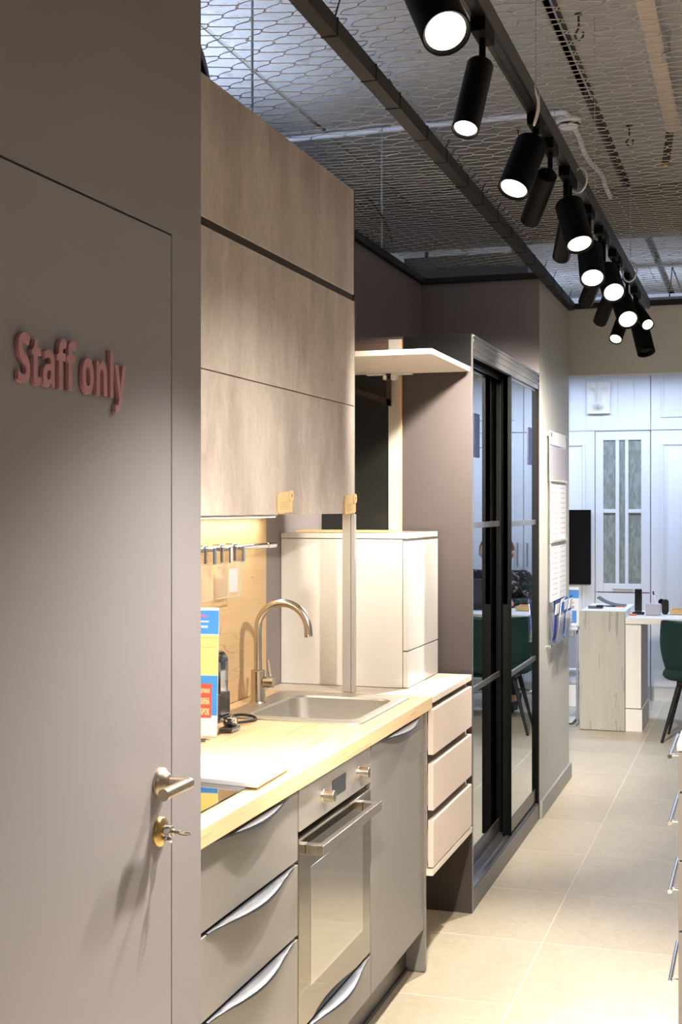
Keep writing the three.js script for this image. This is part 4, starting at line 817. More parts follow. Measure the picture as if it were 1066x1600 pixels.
// black carrier rail with cable ties
{
  const t = thing('carrier_rail', 'black square rail with cable ties carrying the wire mesh', 'rail', [-0.98, 2.6, -4.5]);
  part(t, 'rail', loft([[[-0.953, 2.592, -1.2], [-0.915, 2.592, -1.2], [-0.915, 2.632, -1.2], [-0.953, 2.632, -1.2]], [[-1.023, 2.592, -7.31], [-0.985, 2.592, -7.31], [-0.985, 2.632, -7.31], [-1.023, 2.632, -7.31]]]), M.railBlack);
  const rnd = rng(77);
  for (let i = 0; i < 16; i++) { const z = -2.55 - i * 0.3 - rnd() * 0.08, x = -0.953 - 0.07 * (-z - 1.2) / 6.11; part(t, 'cable_tie', [box(x - 0.002, x + 0.04, 2.590, 2.634, z - 0.003, z + 0.003, 0), cyl([x + 0.03, 2.63, z], [x + 0.05 * (rnd() < 0.5 ? 1 : 0.2), 2.66 + rnd() * 0.02, z + 0.012], 0.0022, 0.0016, 6)], M.blackMatt); }
}
// ================================================================ lamp track with spot heads
const TX = -0.55, TY = 2.5;
solo('lamp_track', [box(TX - 0.018, TX + 0.018, TY, TY + 0.045, -6.75, 1.6, 0.002), box(TX - 0.012, TX - 0.006, TY - 0.002, TY, -6.75, 1.6, 0), box(TX + 0.006, TX + 0.012, TY - 0.002, TY, -6.75, 1.6, 0)], M.blackMetal, 'long black lamp track hanging under the wire mesh', 'track');
for (const [z, w] of [[-1.6, 'in front of the staff door'], [-3.35, 'above the sink'], [-4.6, 'above the cream drawers'], [-5.9, 'beside the smoke detector']]) solo('suspension_wire', cyl([TX, TY + 0.044, z], [TX, 3.2, z], 0.0012, 0.0012, 6), M.zinc, 'thin steel wire carrying the lamp track ' + w, 'wire', 'steel wires of the lamp track');
function spotHead(pivot, lens, large, on, power, label, color, opts = {}) {
  const P = new THREE.Vector3(...pivot), Lp = new THREE.Vector3(...lens), dir = Lp.clone().sub(P).normalize();
  const r = large ? 0.041 : 0.028, len = large ? 0.155 : 0.175;
  const t = thing(large ? 'wide_spotlight' : 'slim_spotlight', label, 'lamp', [P.x, P.y, P.z], large ? 'wide black heads on the lamp track' : 'slim black heads on the lamp track');
  const A = Lp.clone().addScaledVector(dir, -len), a = A.toArray(), d = dir.toArray();
  // adapter in the track, stem and joint
  const z = P.z; part(t, 'adapter', [box(P.x - 0.016, P.x + 0.016, TY - 0.03, TY + 0.001, z - 0.05, z + 0.05, 0.003)], M.black);
  part(t, 'stem', [cyl([P.x, TY - 0.028, z], [P.x, P.y - 0.004, z], large ? 0.009 : 0.007, large ? 0.009 : 0.007, 14), cyl([P.x, P.y - 0.01, z], a, 0.009, 0.009, 12)], M.black);
  const prof = [[0, 0], [r * 0.96, 0], [r, r * 0.06], [r, len - 0.001], [r - 0.0015, len], [r - 0.003, len - 0.001], [r * 0.84, len - 0.006], [r * 0.82, len - (on ? 0.008 : 0.02)]];
  part(t, 'body', latheAlong(prof, a, d, 32), large ? M.black : M.slimBody, opts.red ? 'dark reddish-black cylinder' : 'black cylinder');
  const lp = Lp.clone().addScaledVector(dir, on ? -0.0065 : -0.02).toArray();
  part(t, 'lens', latheAlong([[0, 0], [r * 0.82, 0]], lp, d, 28), on ? M.lens : M.lensOff, on ? 'glowing lens' : 'dark lens');
  if (on) {
    const s = new THREE.SpotLight(new THREE.Color().setRGB(...(color || LAMP.warm)), power, 0, opts.angle || 0.55, 1, 2);
    s.position.copy(Lp).addScaledVector(dir, 0.008); s.target.position.copy(Lp).addScaledVector(dir, 1); s.shadow.radius = 1.75; s.castShadow = true;
    scene.add(s); scene.add(s.target); s.target.name = '';
  }
  return t;
}
const W_ = LAMP.wide, S_ = LAMP.slim;
// heads in view (pivot, lens centre)
spotHead([TX, 2.40, -2.16], [-0.482, 2.262, -2.06], true, true, W_, 'wide black spotlight with a faceted lens, tilted away from the kitchen above its near end');
spotHead([TX, 2.434, -2.675], [-0.566, 2.257, -2.582], false, true, S_, 'slim black spotlight hanging almost upright above the oven');
spotHead([TX, 2.46, -3.356], [-0.594, 2.297, -3.270], true, true, W_, 'wide black spotlight leaning to the kitchen above the sink');
spotHead([TX, 2.43, -3.591], [-0.631, 2.32, -3.738], false, true, S_, 'slim spotlight with a reddish sheen turned toward the wardrobe, next to the sink', null, { red: true });
spotHead([TX, 2.424, -3.9], [-0.499, 2.258, -3.822], true, true, W_, 'wide black spotlight beside the white cable loop');
spotHead([TX, 2.39, -3.98], [-0.598, 2.285, -4.13], false, true, S_, 'slim spotlight half hidden behind the one beside the cable loop', null, { red: true });
spotHead([TX, 2.40, -4.429], [-0.521, 2.240, -4.298], true, true, W_, 'wide black spotlight hanging straight above the white cabinet');
spotHead([TX, 2.36, -4.75], [-0.622, 2.262, -4.92], false, true, S_, 'slim spotlight turned to the mirrored wardrobe, reddish sheen', null, { red: true });
spotHead([TX, 2.40, -4.86], [-0.494, 2.255, -4.695], true, true, W_, 'wide black spotlight tilted toward the aisle before the second cable loop');
spotHead([TX, 2.36, -5.2], [-0.62, 2.25, -5.36], false, true, S_, 'slim spotlight turned past the mirrored wardrobe to the passage wall');
spotHead([TX, 2.38, -5.35], [-0.49, 2.224, -5.165], true, true, W_, 'wide black spotlight tilted toward the aisle beside the passage wall');
spotHead([TX, 2.36, -5.744], [-0.584, 2.205, -5.60], false, true, S_, 'slim spotlight pointing down in front of the passage wall');
spotHead([TX, 2.42, -6.103], [-0.478, 2.308, -5.949], false, true, S_, 'slim spotlight tilted across the aisle near the end of the track');
spotHead([TX, 2.40, -6.2], [-0.50, 2.205, -6.13], true, false, 0, 'unlit wide spotlight at the end of the track');
// added second track across the aisle, outside the picture, to brighten the kitchen
const T2 = 0.6;
solo('lamp_track', [box(T2 - 0.018, T2 + 0.018, TY, TY + 0.045, -5.2, 0.6, 0.002)], M.blackMetal, 'added second black lamp track, unseen, across the aisle from the kitchen', 'track');
for (const [z, w] of [[-4.6, 'near the grey-brown drawer unit'], [-1.0, 'far from the grey-brown drawer unit']]) solo('suspension_wire', cyl([T2, TY + 0.044, z], [T2, 3.2, z], 0.0012, 0.0012, 6), M.zinc, 'thin steel wire carrying the added second lamp track ' + w, 'wire', 'steel wires of the added second lamp track');
const acrossAim = (z, to, power, label, angle) => { const P = [T2, 2.42, z], v = new THREE.Vector3(to[0] - P[0], to[1] - P[1], to[2] - z).normalize().multiplyScalar(0.2); spotHead(P, [P[0] + v.x, P[1] + v.y, P[2] + v.z], true, true, power, label, LAMP.warm, { angle, track: T2 }); };
acrossAim(-2.0, [-1.3, 1.15, -3.3], LAMP.near * 1.3, 'added wide black spotlight on the second track aimed at the worktop', 0.4);
// heads of the first track above and behind the camera, turned to the floor of the aisle
const nearAim = (z, to, power, label, angle) => { const P = [TX, 2.42, z], v = new THREE.Vector3(to[0] - P[0], to[1] - P[1], to[2] - z).normalize().multiplyScalar(0.2); spotHead(P, [P[0] + v.x, P[1] + v.y, P[2] + v.z], true, true, power, label, LAMP.warm, { angle }); };
nearAim(-1.2, [-0.5, 0, -3.7], LAMP.near * 0.95, 'wide black spotlight above the camera aimed at the aisle floor before the oven', 0.4);
nearAim(-1.65, [-0.5, 0, -4.3], LAMP.near * 1.2, 'wide black spotlight above the camera aimed at the aisle floor before the wardrobe', 0.35);
// white cable loops on the track
{
  const loop = (z, r, label) => solo('cable_loop', tube(Array.from({ length: 15 }, (_, i) => { const a = i / 14 * TAU * 0.97 + 1.6; return [TX + 0.024 + r * 0.95 * Math.cos(a) * 0.8, TY - 0.012 + r * Math.sin(a), z + r * 0.5 * Math.cos(a) + i * 0.0006]; }), 0.0032, 60, 8), M.conduit, label, 'cable');
  loop(-4.0, 0.036, 'white cable loop on the track over the drawer stack'); loop(-5.62, 0.04, 'white cable loop on the track beside the mirrored wardrobe');
  solo('cable_loop', [tube([[TX + 0.016, TY + 0.04, -3.22], [TX + 0.024, TY, -3.24], [TX + 0.012, TY - 0.05, -3.25], [TX + 0.02, TY - 0.01, -3.27], [TX + 0.016, TY + 0.04, -3.29]], 0.003, 40, 8)], M.conduit, 'white cable strand hanging off the track above the sink', 'cable');
}
// ================================================================ things under the ceiling slab
{
  solo('threaded_rod', cyl([-1.50, 2.66, -3.78], [-1.50, 3.2, -3.78], 0.0045, 0.0045, 10), M.zinc, 'galvanised threaded rod above the topmost cabinet', 'rod', 'threaded rods');
  solo('threaded_rod', cyl([-1.61, 2.64, -5.62], [-1.61, 3.2, -5.62], 0.0045, 0.0045, 10), M.zinc, 'galvanised threaded rod beside the perforated cable tray', 'rod', 'threaded rods');
  solo('ceiling_conduit', [cyl([-2.6, 3.185, -5.66], [-0.84, 3.185, -5.61], 0.013, 0.013, 12), tube([[-0.84, 3.185, -5.61], [-0.80, 3.185, -5.62], [-0.79, 3.18, -5.66]], 0.013, 10, 10)], M.conduit, 'pale conduit running across the slab to the smoke detector', 'conduit');
  const t = thing('smoke_detector', 'round white smoke detector on the slab behind the lamp track', 'detector', [-0.80, 3.13, -5.75]);
  part(t, 'base', latheAlong([[0, 0], [0.055, 0], [0.055, 0.018], [0.05, 0.022], [0, 0.022]], [-0.80, 3.2, -5.75], [0, -1, 0], 32), M.plastic); part(t, 'head', latheAlong([[0.046, 0], [0.046, 0.012], [0.036, 0.026], [0.012, 0.032], [0, 0.032]], [-0.80, 3.178, -5.75], [0, -1, 0], 32), M.plastic); part(t, 'vent', latheAlong([[0.0465, 0], [0.0468, 0.006], [0.0455, 0.01]], [-0.80, 3.172, -5.75], [0, -1, 0], 32), M.gapDark);
  solo('flexible_conduit', tube([[-0.79, 3.185, -5.80], [-0.79, 3.187, -6.0], [-0.80, 3.187, -6.4], [-0.77, 3.186, -6.75], [-0.78, 3.187, -7.0], [-0.76, 3.14, -7.1]], 0.012, 40, 10), M.conduit, 'white flexible conduit leading away from the smoke detector', 'conduit');
  const p = thing('water_pipe', 'painted pipe with a rusty drop end under the slab', 'pipe', [-0.36, 3.1, -5]);
  part(p, 'pipe', cyl([-0.35, 3.13, -2.2], [-0.362, 3.13, -5.72], 0.03, 0.03, 18), M.pipePaint); part(p, 'coupling', cyl([-0.362, 3.13, -5.66], [-0.362, 3.13, -5.75], 0.035, 0.035, 18), M.pipePaint);
  part(p, 'drop', [cyl([-0.365, 3.13, -5.74], [-0.40, 3.02, -5.93], 0.017, 0.017, 14)], M.rust, 'rusty drop'); part(p, 'sprinkler_tip', latheAlong([[0, 0.02], [0.014, 0.02], [0.02, 0.012], [0.012, 0]], [-0.40, 3.02, -5.93], [-0.1, -0.8, -0.6], 14), M.brass, 'brass tip'); part(p, 'hanger', [cyl([-0.31, 3.1, -4.8], [-0.31, 3.2, -4.8], 0.005, 0.005, 8), box(-0.335, -0.305, 3.1, 3.12, -4.81, -4.79, 0.002)], M.zinc);
  [[-0.6, -4.55, 'open wire hook screwed into the slab near the painted pipe'], [-0.56, -5.95, 'bent wire hook on the slab between pipe and smoke detector'], [-1.04, -5.85, 'small wire hook on the slab beside the pale conduit']].forEach(([x, z, l]) => solo('ceiling_hook', [tube([[x, 3.2, z], [x, 3.15, z], [x - 0.012, 3.125, z], [x, 3.108, z], [x + 0.016, 3.12, z], [x + 0.016, 3.135, z]], 0.0035, 20, 8), cyl([x, 3.196, z], [x, 3.2, z], 0.014, 0.014, 12)], M.rust, l, 'hook', 'hooks in the slab'));
  solo('joint_cable', tube([[-0.672, 3.196, -2.5], [-0.668, 3.192, -3.6], [-0.673, 3.194, -4.8], [-0.668, 3.192, -5.5]], 0.004, 40, 8), M.zinc, 'grey cable clipped along the open slab joint', 'cable');
  // perforated cable tray bent over the wall top
  const rings = [], hz = []; for (let i = 0; i <= 14; i++) { const a = i / 14 * 1.25; const z = -5.35 - 0.42 * Math.sin(a), y = 2.64 + 0.17 * Math.cos(a); rings.push([[-1.72, y, z], [-1.60, y, z], [-1.60, y + 0.003, z - 0.001], [-1.72, y + 0.003, z - 0.001]]); }
  const tr = thing('cable_tray', 'perforated brown cable tray curving down behind the wall top', 'tray', [-1.66, 2.64, -5.5]); part(tr, 'channel', loft(rings), mat(0x8a735b, 0.6, 0.3));
  const holes = []; for (let i = 0; i < 11; i++) for (let k = 0; k < 4; k++) { const a = (i + 0.5) / 14 * 1.25 + 0.1, z = -5.35 - 0.42 * Math.sin(a), y = 2.64 + 0.17 * Math.cos(a); const g = new THREE.CylinderGeometry(0.007, 0.007, 0.004, 8); g.rotateX(-(Math.PI / 2) * 0 + a * 0.5); g.translate(-1.70 + k * 0.027, y, z); holes.push(g); } part(tr, 'perforation', holes, M.gapDark, 'row of slots');
  part(tr, 'side_flange', tube(Array.from({ length: 9 }, (_, i) => { const a = i / 8 * 1.25; return [-1.598, 2.645 + 0.172 * Math.cos(a), -5.35 - 0.422 * Math.sin(a)]; }), 0.006, 24, 6), M.gapDark);
  solo('black_hose', tube([[-1.20, 2.56, -2.45], [-1.26, 2.63, -2.72], [-1.31, 2.61, -2.95], [-1.35, 2.56, -3.1]], 0.012, 24, 10), M.blackGloss, 'black hose lying over the topmost cabinet beside the staff wall', 'hose');
  solo('grey_cable', tube([[-1.42, 2.558, -3.5], [-1.44, 2.605, -3.72], [-1.42, 2.61, -3.85], [-1.40, 2.555, -4.02]], 0.008, 30, 8), mat(0x8c9094, 0.5), 'grey cable arching over the topmost cabinet', 'cable');
  solo('air_duct', [box(-2.05, -1.30, 2.86, 3.0, -7.9, -7.64, 0.004), box(-1.95, -1.93, 2.99, 3.2, -7.78, -7.76, 0), box(-1.42, -1.40, 2.99, 3.2, -7.78, -7.76, 0)], mat(0x8a8684, 0.7), 'grey air duct behind the concrete beam', 'duct');
  solo('far_cable_tray', [box(-1.2, 2.6, 2.93, 2.945, -9.6, -9.5, 0.002), box(-1.2, 2.6, 2.945, 2.985, -9.6, -9.595, 0.001), box(-1.2, 2.6, 2.945, 2.985, -9.505, -9.5, 0.001)], M.zinc, 'long galvanised cable tray over the desk room', 'tray');
  solo('tray_hanger', [cyl([-0.62, 2.985, -9.55], [-0.60, 3.2, -9.55], 0.004, 0.004, 8), cyl([-0.52, 2.985, -9.55], [-0.60, 3.2, -9.55], 0.004, 0.004, 8)], M.blackMetal, 'black A-shaped hanger of the galvanised tray', 'hanger');
}
// ================================================================ fittings out of view that light the place; the shop pendants are added fill
function linearLamp(x, y, z, wx, wz, m, color, powerDown, powerUp, label) {
  const t = thing('linear_pendant', label, 'lamp', [x, y, z], 'linear pendant lamps');
  part(t, 'housing', box(x - wx / 2 - 0.01, x + wx / 2 + 0.01, y - 0.03, y + 0.03, z - wz / 2 - 0.01, z + wz / 2 + 0.01, 0.003), M.aluMatt);
  if (powerDown) { part(t, 'diffuser', box(x - wx / 2, x + wx / 2, y - 0.034, y - 0.029, z - wz / 2, z + wz / 2, 0.001), m); rectLight(x, y - 0.036, z, wx, wz, color, powerDown); }
  if (powerUp) { part(t, 'uplight', box(x - wx / 2, x + wx / 2, y + 0.029, y + 0.034, z - wz / 2, z + wz / 2, 0.001), m); rectLight(x, y + 0.036, z, wx, wz, color, powerUp, true); }
  for (const s of [-1, 1]) part(t, 'hanger_wire', cyl([x + (wx > wz ? s * wx * 0.4 : 0), y + 0.02, z + (wz > wx ? s * wz * 0.4 : 0)], [x + (wx > wz ? s * wx * 0.4 : 0), 3.2, z + (wz > wx ? s * wz * 0.4 : 0)], 0.0015, 0.0015, 6), M.zinc);
}
linearLamp(-0.9, 2.55, -9.75, 1.6, 0.28, M.panelGlow, LAMP.cool, LAMP.coolPower * 1.7, LAMP.coolPower * 0.8, 'long cool linear pendant over the desk with the green chair');
linearLamp(1.2, 2.55, -9.75, 1.6, 0.28, M.panelGlow, LAMP.cool, LAMP.coolPower * 1.5, LAMP.coolPower * 0.6, 'long cool linear pendant over the far end of the desk room');
linearLamp(-2.6, 2.55, -9.75, 1.2, 0.28, M.panelGlow, LAMP.cool, LAMP.coolPower * 2, LAMP.coolPower * 0.6, 'cool linear pendant over the wall screen');
linearLamp(-2.15, 2.6, -3.9, 0.16, 1.8, M.panelGlow, LAMP.cool, LAMP.bayPower * 0.4, LAMP.bayPower, 'cool linear pendant in the bay behind the kitchen wall');
linearLamp(1.4, 2.6, -4.2, 0.3, 1.8, M.shopFillGlow, LAMP.shop, LAMP.shopFillPower * 0.8, LAMP.shopFillPower * 2.2, 'added warm white linear pendant, unseen, in the shop beyond the second track');  // added to raise the ambient light on ceiling and walls
linearLamp(1.2, 2.6, 0.9, 0.3, 1.8, M.shopFillGlow, LAMP.shop, LAMP.shopFillPower * 0.5, LAMP.shopFillPower * 1.6, 'added warm white linear pendant, unseen, in the shop behind the camera');  // added for soft bounce off the ceiling
//@@PERSON
// ================================================================ seated person behind the desk (shows in the mirrored doors)
function surfaceNet(fn, lo, hi, h) {
  const n = [0, 1, 2].map(k => Math.ceil((hi[k] - lo[k]) / h) + 1), [nx, ny, nz] = n, F = new Float32Array(nx * ny * nz), id = (i, j, k) => (k * ny + j) * nx + i;
  for (let k = 0; k < nz; k++) for (let j = 0; j < ny; j++) for (let i = 0; i < nx; i++) F[id(i, j, k)] = fn(lo[0] + i * h, lo[1] + j * h, lo[2] + k * h);
  const V = new Int32Array(nx * ny * nz).fill(-1), pos = [], idx = [];
  for (let k = 0; k + 1 < nz; k++) for (let j = 0; j + 1 < ny; j++) for (let i = 0; i + 1 < nx; i++) {
    let c = 0, sx = 0, sy = 0, sz = 0; const at = (a, b, d) => F[id(i + a, j + b, k + d)];
    const e = (a, b) => { const f = at(...a), g = at(...b); if ((f < 0) !== (g < 0)) { const t = f / (f - g); sx += a[0] + (b[0] - a[0]) * t; sy += a[1] + (b[1] - a[1]) * t; sz += a[2] + (b[2] - a[2]) * t; c++; } };
    for (const p of [0, 1]) for (const q of [0, 1]) { e([0, p, q], [1, p, q]); e([p, 0, q], [p, 1, q]); e([p, q, 0], [p, q, 1]); }
    if (c) { V[id(i, j, k)] = pos.length / 3; pos.push(lo[0] + (i + sx / c) * h, lo[1] + (j + sy / c) * h, lo[2] + (k + sz / c) * h); }
  }
  const quad = (a, b, c, d, f) => { if (a < 0 || b < 0 || c < 0 || d < 0) return; f ? idx.push(a, b, c, a, c, d) : idx.push(a, c, b, a, d, c); };
  for (let k = 1; k + 1 < nz; k++) for (let j = 1; j + 1 < ny; j++) for (let i = 1; i + 1 < nx; i++) {
    const f = F[id(i, j, k)] < 0;
    if (f !== (F[id(i + 1, j, k)] < 0)) quad(V[id(i, j - 1, k - 1)], V[id(i, j, k - 1)], V[id(i, j, k)], V[id(i, j - 1, k)], f);
    if (f !== (F[id(i, j + 1, k)] < 0)) quad(V[id(i - 1, j, k - 1)], V[id(i - 1, j, k)], V[id(i, j, k)], V[id(i, j, k - 1)], f);
    if (f !== (F[id(i, j, k + 1)] < 0)) quad(V[id(i - 1, j - 1, k)], V[id(i, j - 1, k)], V[id(i, j, k)], V[id(i - 1, j, k)], f);
  }
  const g = new THREE.BufferGeometry(); g.setAttribute('position', new THREE.Float32BufferAttribute(pos, 3)); g.setIndex(idx); g.computeVertexNormals();
  const uv = new Float32Array(pos.length / 3 * 2); for (let i = 0; i < pos.length / 3; i++) { uv[2 * i] = pos[3 * i] + pos[3 * i + 2] * 0.7; uv[2 * i + 1] = pos[3 * i + 1]; } g.setAttribute('uv', new THREE.BufferAttribute(uv, 2));
  return g;
}
{
  const smin = (a, b, k) => { const h = Math.max(0, Math.min(1, 0.5 + 0.5 * (b - a) / k)); return b + (a - b) * h - k * h * (1 - h); };
  const bone = (x, y, z, a, b, ra, rb) => { const bx = b[0] - a[0], by = b[1] - a[1], bz = b[2] - a[2], t = Math.max(0, Math.min(1, ((x - a[0]) * bx + (y - a[1]) * by + (z - a[2]) * bz) / (bx * bx + by * by + bz * bz))); return Math.hypot(x - a[0] - bx * t, y - a[1] - by * t, z - a[2] - bz * t) - (ra + (rb - ra) * t); };
  const C = -0.20, Zp = -9.9;
  const J = { pel: [C, 0.56, Zp - 0.06], chest: [C, 0.86, Zp - 0.03], neck: [C, 1.0, Zp - 0.01], head: [C, 1.09, Zp + 0.02] };
  const arm = s => ({ sh: [C + s * 0.155, 0.955, Zp - 0.02], el: [C + s * 0.235, 0.775, Zp + 0.14], wr: [C + s * 0.105, 0.795, Zp + 0.325] });
  const leg = s => ({ hip: [C + s * 0.09, 0.53, Zp - 0.04], kn: [C + s * 0.12, 0.535, Zp + 0.38], an: [C + s * 0.12, 0.115, Zp + 0.36], toe: [C + s * 0.13, 0.045, Zp + 0.5] });
  const torso = (x, y, z) => { let d = 1e9; const q = (x - C) * 0.72 + C; d = bone(q, y, z, J.pel, J.chest, 0.125, 0.115); d = smin(d, bone(x, y, z, [C - 0.13, 0.955, Zp - 0.02], [C + 0.13, 0.955, Zp - 0.02], 0.058, 0.058), 0.07); d = smin(d, bone(x, y, z, [C - 0.07, 0.86, Zp + 0.05], [C + 0.07, 0.86, Zp + 0.05], 0.065, 0.065), 0.05); return d; };
  const arms = (x, y, z) => { let d = 1e9; for (const s of [-1, 1]) { const a = arm(s); d = Math.min(d, smin(bone(x, y, z, a.sh, a.el, 0.052, 0.04), bone(x, y, z, a.el, a.wr, 0.04, 0.026), 0.02)); } return d; };
  const legs = (x, y, z) => { let d = 1e9; for (const s of [-1, 1]) { const l = leg(s); d = Math.min(d, smin(bone(x, y, z, l.hip, l.kn, 0.085, 0.058), bone(x, y, z, l.kn, l.an, 0.056, 0.036), 0.03)); } return d; };
  const feet = (x, y, z) => { let d = 1e9; for (const s of [-1, 1]) { const l = leg(s); d = Math.min(d, smin(bone(x, y, z, [l.an[0], 0.06, l.an[2]], l.toe, 0.04, 0.034), bone(x, y, z, l.an, [l.an[0], 0.045, l.an[2] - 0.03], 0.037, 0.034), 0.02)); } return d; };
  const neck = (x, y, z) => bone(x, y, z, J.neck, J.head, 0.05, 0.046);
  const H0 = [C, 1.155, Zp + 0.035];
  const head = (x, y, z) => {
    const px = (x - H0[0]), py = (y - H0[1]), pz = (z - H0[2]);
    let d = Math.hypot(px / 0.073, (py - 0.02) / 0.092, (pz + 0.012) / 0.092) - 1; d *= 0.075;
    d = smin(d, bone(x, y, z, [H0[0], H0[1] - 0.03, H0[2] + 0.03], [H0[0], H0[1] - 0.082, H0[2] + 0.052], 0.052, 0.024), 0.035);
    d = smin(d, bone(x, y, z, [H0[0], H0[1] + 0.012, H0[2] + 0.078], [H0[0], H0[1] - 0.026, H0[2] + 0.096], 0.008, 0.0125), 0.012);
    for (const s of [-1, 1]) { d = smin(d, Math.hypot((px - s * 0.075) / 0.35, py + 0.0, pz + 0.005) - 0.028, 0.006); d = -smin(-d, Math.hypot(px - s * 0.031, py - 0.012, pz - 0.088) - 0.014, 0.012); d = smin(d, Math.hypot(px - s * 0.031, py - 0.011, pz - 0.071) - 0.0115, 0.004); }
    d = smin(d, bone(x, y, z, [H0[0] - 0.016, H0[1] - 0.053, H0[2] + 0.079], [H0[0] + 0.016, H0[1] - 0.053, H0[2] + 0.079], 0.007, 0.007), 0.006);
    return smin(d, neck(x, y, z), 0.03);
  };
  const hand = s => (x, y, z) => {
    const w = arm(s).wr, P = (a, b, c) => [w[0] - s * a, w[1] + b, w[2] + c];
    let d = smin(bone(x, y, z, P(-0.012, -0.002, 0.02), P(-0.016, -0.006, 0.075), 0.018, 0.017), bone(x, y, z, P(0.012, -0.002, 0.02), P(0.02, -0.006, 0.07), 0.017, 0.016), 0.02); d = smin(d, bone(x, y, z, w, P(0, 0, 0.03), 0.025, 0.02), 0.02);
    [[-0.026, 0.060, 0.042], [-0.009, 0.072, 0.050], [0.010, 0.072, 0.047], [0.028, 0.060, 0.036]].forEach(([o, b, l]) => { const k = P(o, -0.002, b + 0.012), m = P(o * 1.1, 0.004, b + 0.012 + l * 0.55), e = P(o * 1.12, -0.014, b + 0.012 + l); d = smin(d, Math.min(bone(x, y, z, k, m, 0.0088, 0.008), bone(x, y, z, m, e, 0.008, 0.0068)), 0.006); });
    d = smin(d, smin(bone(x, y, z, P(0.022, -0.004, 0.025), P(0.046, -0.008, 0.052), 0.0115, 0.0095), bone(x, y, z, P(0.046, -0.008, 0.052), P(0.05, -0.014, 0.08), 0.0095, 0.0078), 0.006), 0.01);
    return d;
  };
  const body = (x, y, z) => smin(smin(smin(torso(x, y, z), arms(x, y, z), 0.03), legs(x, y, z), 0.04), neck(x, y, z), 0.03);
  const t = thing('person', 'person in a black floral blouse seated at the laptop behind the desk', 'person', [C, 0, Zp]);
  const geos = [surfaceNet((x, y, z) => Math.min(body(x, y, z), feet(x, y, z)), [C - 0.36, 0.0, Zp - 0.24], [C + 0.36, 1.1, Zp + 0.62], 0.014), surfaceNet(head, [C - 0.11, 1.03, Zp - 0.1], [C + 0.11, 1.29, Zp + 0.16], 0.004)];
  for (const s of [-1, 1]) { const w = arm(s).wr; geos.push(surfaceNet(hand(s), [w[0] - 0.07, w[1] - 0.05, w[2] - 0.03], [w[0] + 0.07, w[1] + 0.05, w[2] + 0.16], 0.0035)); }
  const b = part(t, 'body', geos, M.skin);
  part(t, 'blouse', surfaceNet((x, y, z) => { const d = smin(torso(x, y, z), arms(x, y, z), 0.035) - 0.009; let cut = Math.max(d, 0.50 - y); for (const s of [-1, 1]) { const w = arm(s).wr; cut = Math.max(cut, 0.03 - Math.hypot(x - w[0], y - w[1], z - w[2]) + (Math.hypot(x - w[0], y - w[1], z - w[2]) > 0.06 ? -1 : 0)); } return Math.max(cut, 0.058 - Math.hypot((x - C), (y - 1.035), (z - Zp - 0.015))); }, [C - 0.36, 0.46, Zp - 0.24], [C + 0.36, 1.06, Zp + 0.4], 0.011), M.floral, 'black floral blouse');
  part(t, 'trousers', surfaceNet((x, y, z) => { const l = smin(legs(x, y, z), bone((x - C) * 0.72 + C, y, z, J.pel, [C, 0.62, Zp - 0.05], 0.125, 0.12), 0.05) - 0.007; return Math.max(Math.max(l, y - 0.66), 0.13 - y); }, [C - 0.26, 0.08, Zp - 0.26], [C + 0.26, 0.72, Zp + 0.52], 0.013), M.trouser, 'dark trousers');
  part(t, 'shoes', surfaceNet((x, y, z) => Math.max(feet(x, y, z) - 0.006, Math.max(0.006 - y, y - 0.085)), [C - 0.26, -0.02, Zp + 0.24], [C + 0.26, 0.13, Zp + 0.6], 0.009), M.blackMatt);
  part(t, 'hair', surfaceNet((x, y, z) => { const px = x - H0[0], py = y - H0[1], pz = z - H0[2]; let d = (Math.hypot(px / 0.082, (py - 0.024) / 0.1, (pz + 0.018) / 0.1) - 1) * 0.082; d = smin(d, bone(x, y, z, [H0[0], H0[1] + 0.02, H0[2] - 0.085], [H0[0], H0[1] - 0.05, H0[2] - 0.085], 0.04, 0.03), 0.04); const face = Math.max(pz - (-0.005 + 0.9 * Math.max(0, py - 0.03)), 0); return Math.max(d, pz - 0.02 - 0.95 * Math.max(0, py - 0.055) - (py > 0.055 ? 0.01 : 0)); }, [C - 0.11, 1.05, Zp - 0.14], [C + 0.11, 1.31, Zp + 0.16], 0.006), M.hair, 'reddish brown hair tied back');
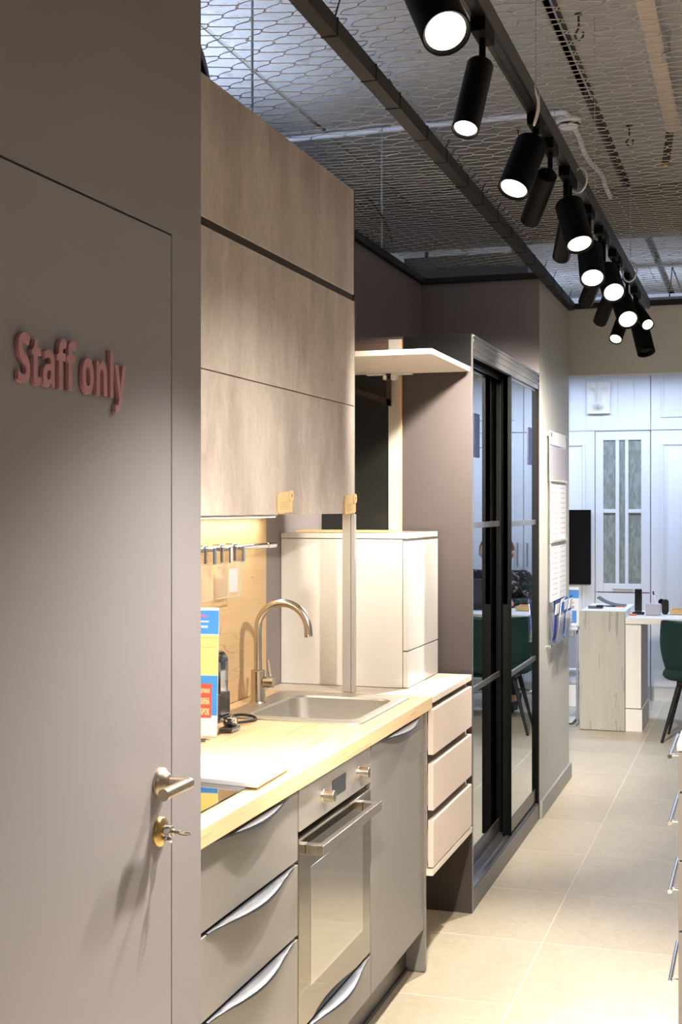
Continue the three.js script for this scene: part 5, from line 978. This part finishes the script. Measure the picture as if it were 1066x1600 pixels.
  for (const s of [-1, 1]) { const e = new THREE.SphereGeometry(0.0055, 10, 8); e.translate(H0[0] + s * 0.031, H0[1] + 0.011, H0[2] + 0.0785); part(t, 'eye', e, mat(0x2a211c, 0.2)); part(t, 'eyebrow', tube([[H0[0] + s * 0.018, H0[1] + 0.03, H0[2] + 0.083], [H0[0] + s * 0.032, H0[1] + 0.034, H0[2] + 0.079], [H0[0] + s * 0.045, H0[1] + 0.03, H0[2] + 0.068]], 0.0022, 8, 6), M.hair); }
  const lp = tube([[H0[0] - 0.02, H0[1] - 0.052, H0[2] + 0.081], [H0[0], H0[1] - 0.053, H0[2] + 0.087], [H0[0] + 0.02, H0[1] - 0.052, H0[2] + 0.081]], 0.0035, 12, 8); part(t, 'lips', lp, mat(0xb0605a, 0.5));
  // office chair
  const o = thing('office_chair', 'dark swivel office chair under the seated person', 'chair', [C, 0, Zp - 0.05]);
  part(o, 'seat', box(C - 0.23, C + 0.23, 0.375, 0.435, Zp - 0.26, Zp + 0.2, 0.025), M.blackMatt); part(o, 'backrest', box(C - 0.21, C + 0.21, 0.55, 0.93, Zp - 0.30, Zp - 0.245, 0.022), M.blackMatt); part(o, 'back_bar', box(C - 0.03, C + 0.03, 0.38, 0.6, Zp - 0.31, Zp - 0.285, 0.006), M.blackMetal);
  part(o, 'column', cyl([C, 0.1, Zp - 0.04], [C, 0.38, Zp - 0.04], 0.025), M.chrome);
  for (let i = 0; i < 5; i++) { const a = i / 5 * TAU + 0.75, ex = C + 0.29 * Math.cos(a), ez = Zp - 0.04 + 0.29 * Math.sin(a); part(o, 'base_spoke', cyl([C, 0.115, Zp - 0.04], [ex, 0.085, ez], 0.022, 0.014, 12), M.chrome, 'chrome spoke'); part(o, 'caster', [cyl([ex - 0.02, 0.029, ez], [ex + 0.02, 0.029, ez], 0.029, 0.029, 18), cyl([ex, 0.05, ez], [ex, 0.085, ez], 0.009, 0.009, 10)], M.blackMatt, 'black caster'); }
}
for (const o of scene.children) if (o.isLight) o.castShadow = o.isSpotLight || o.isPointLight || o.isDirectionalLight;
renderer.render(scene, camera);
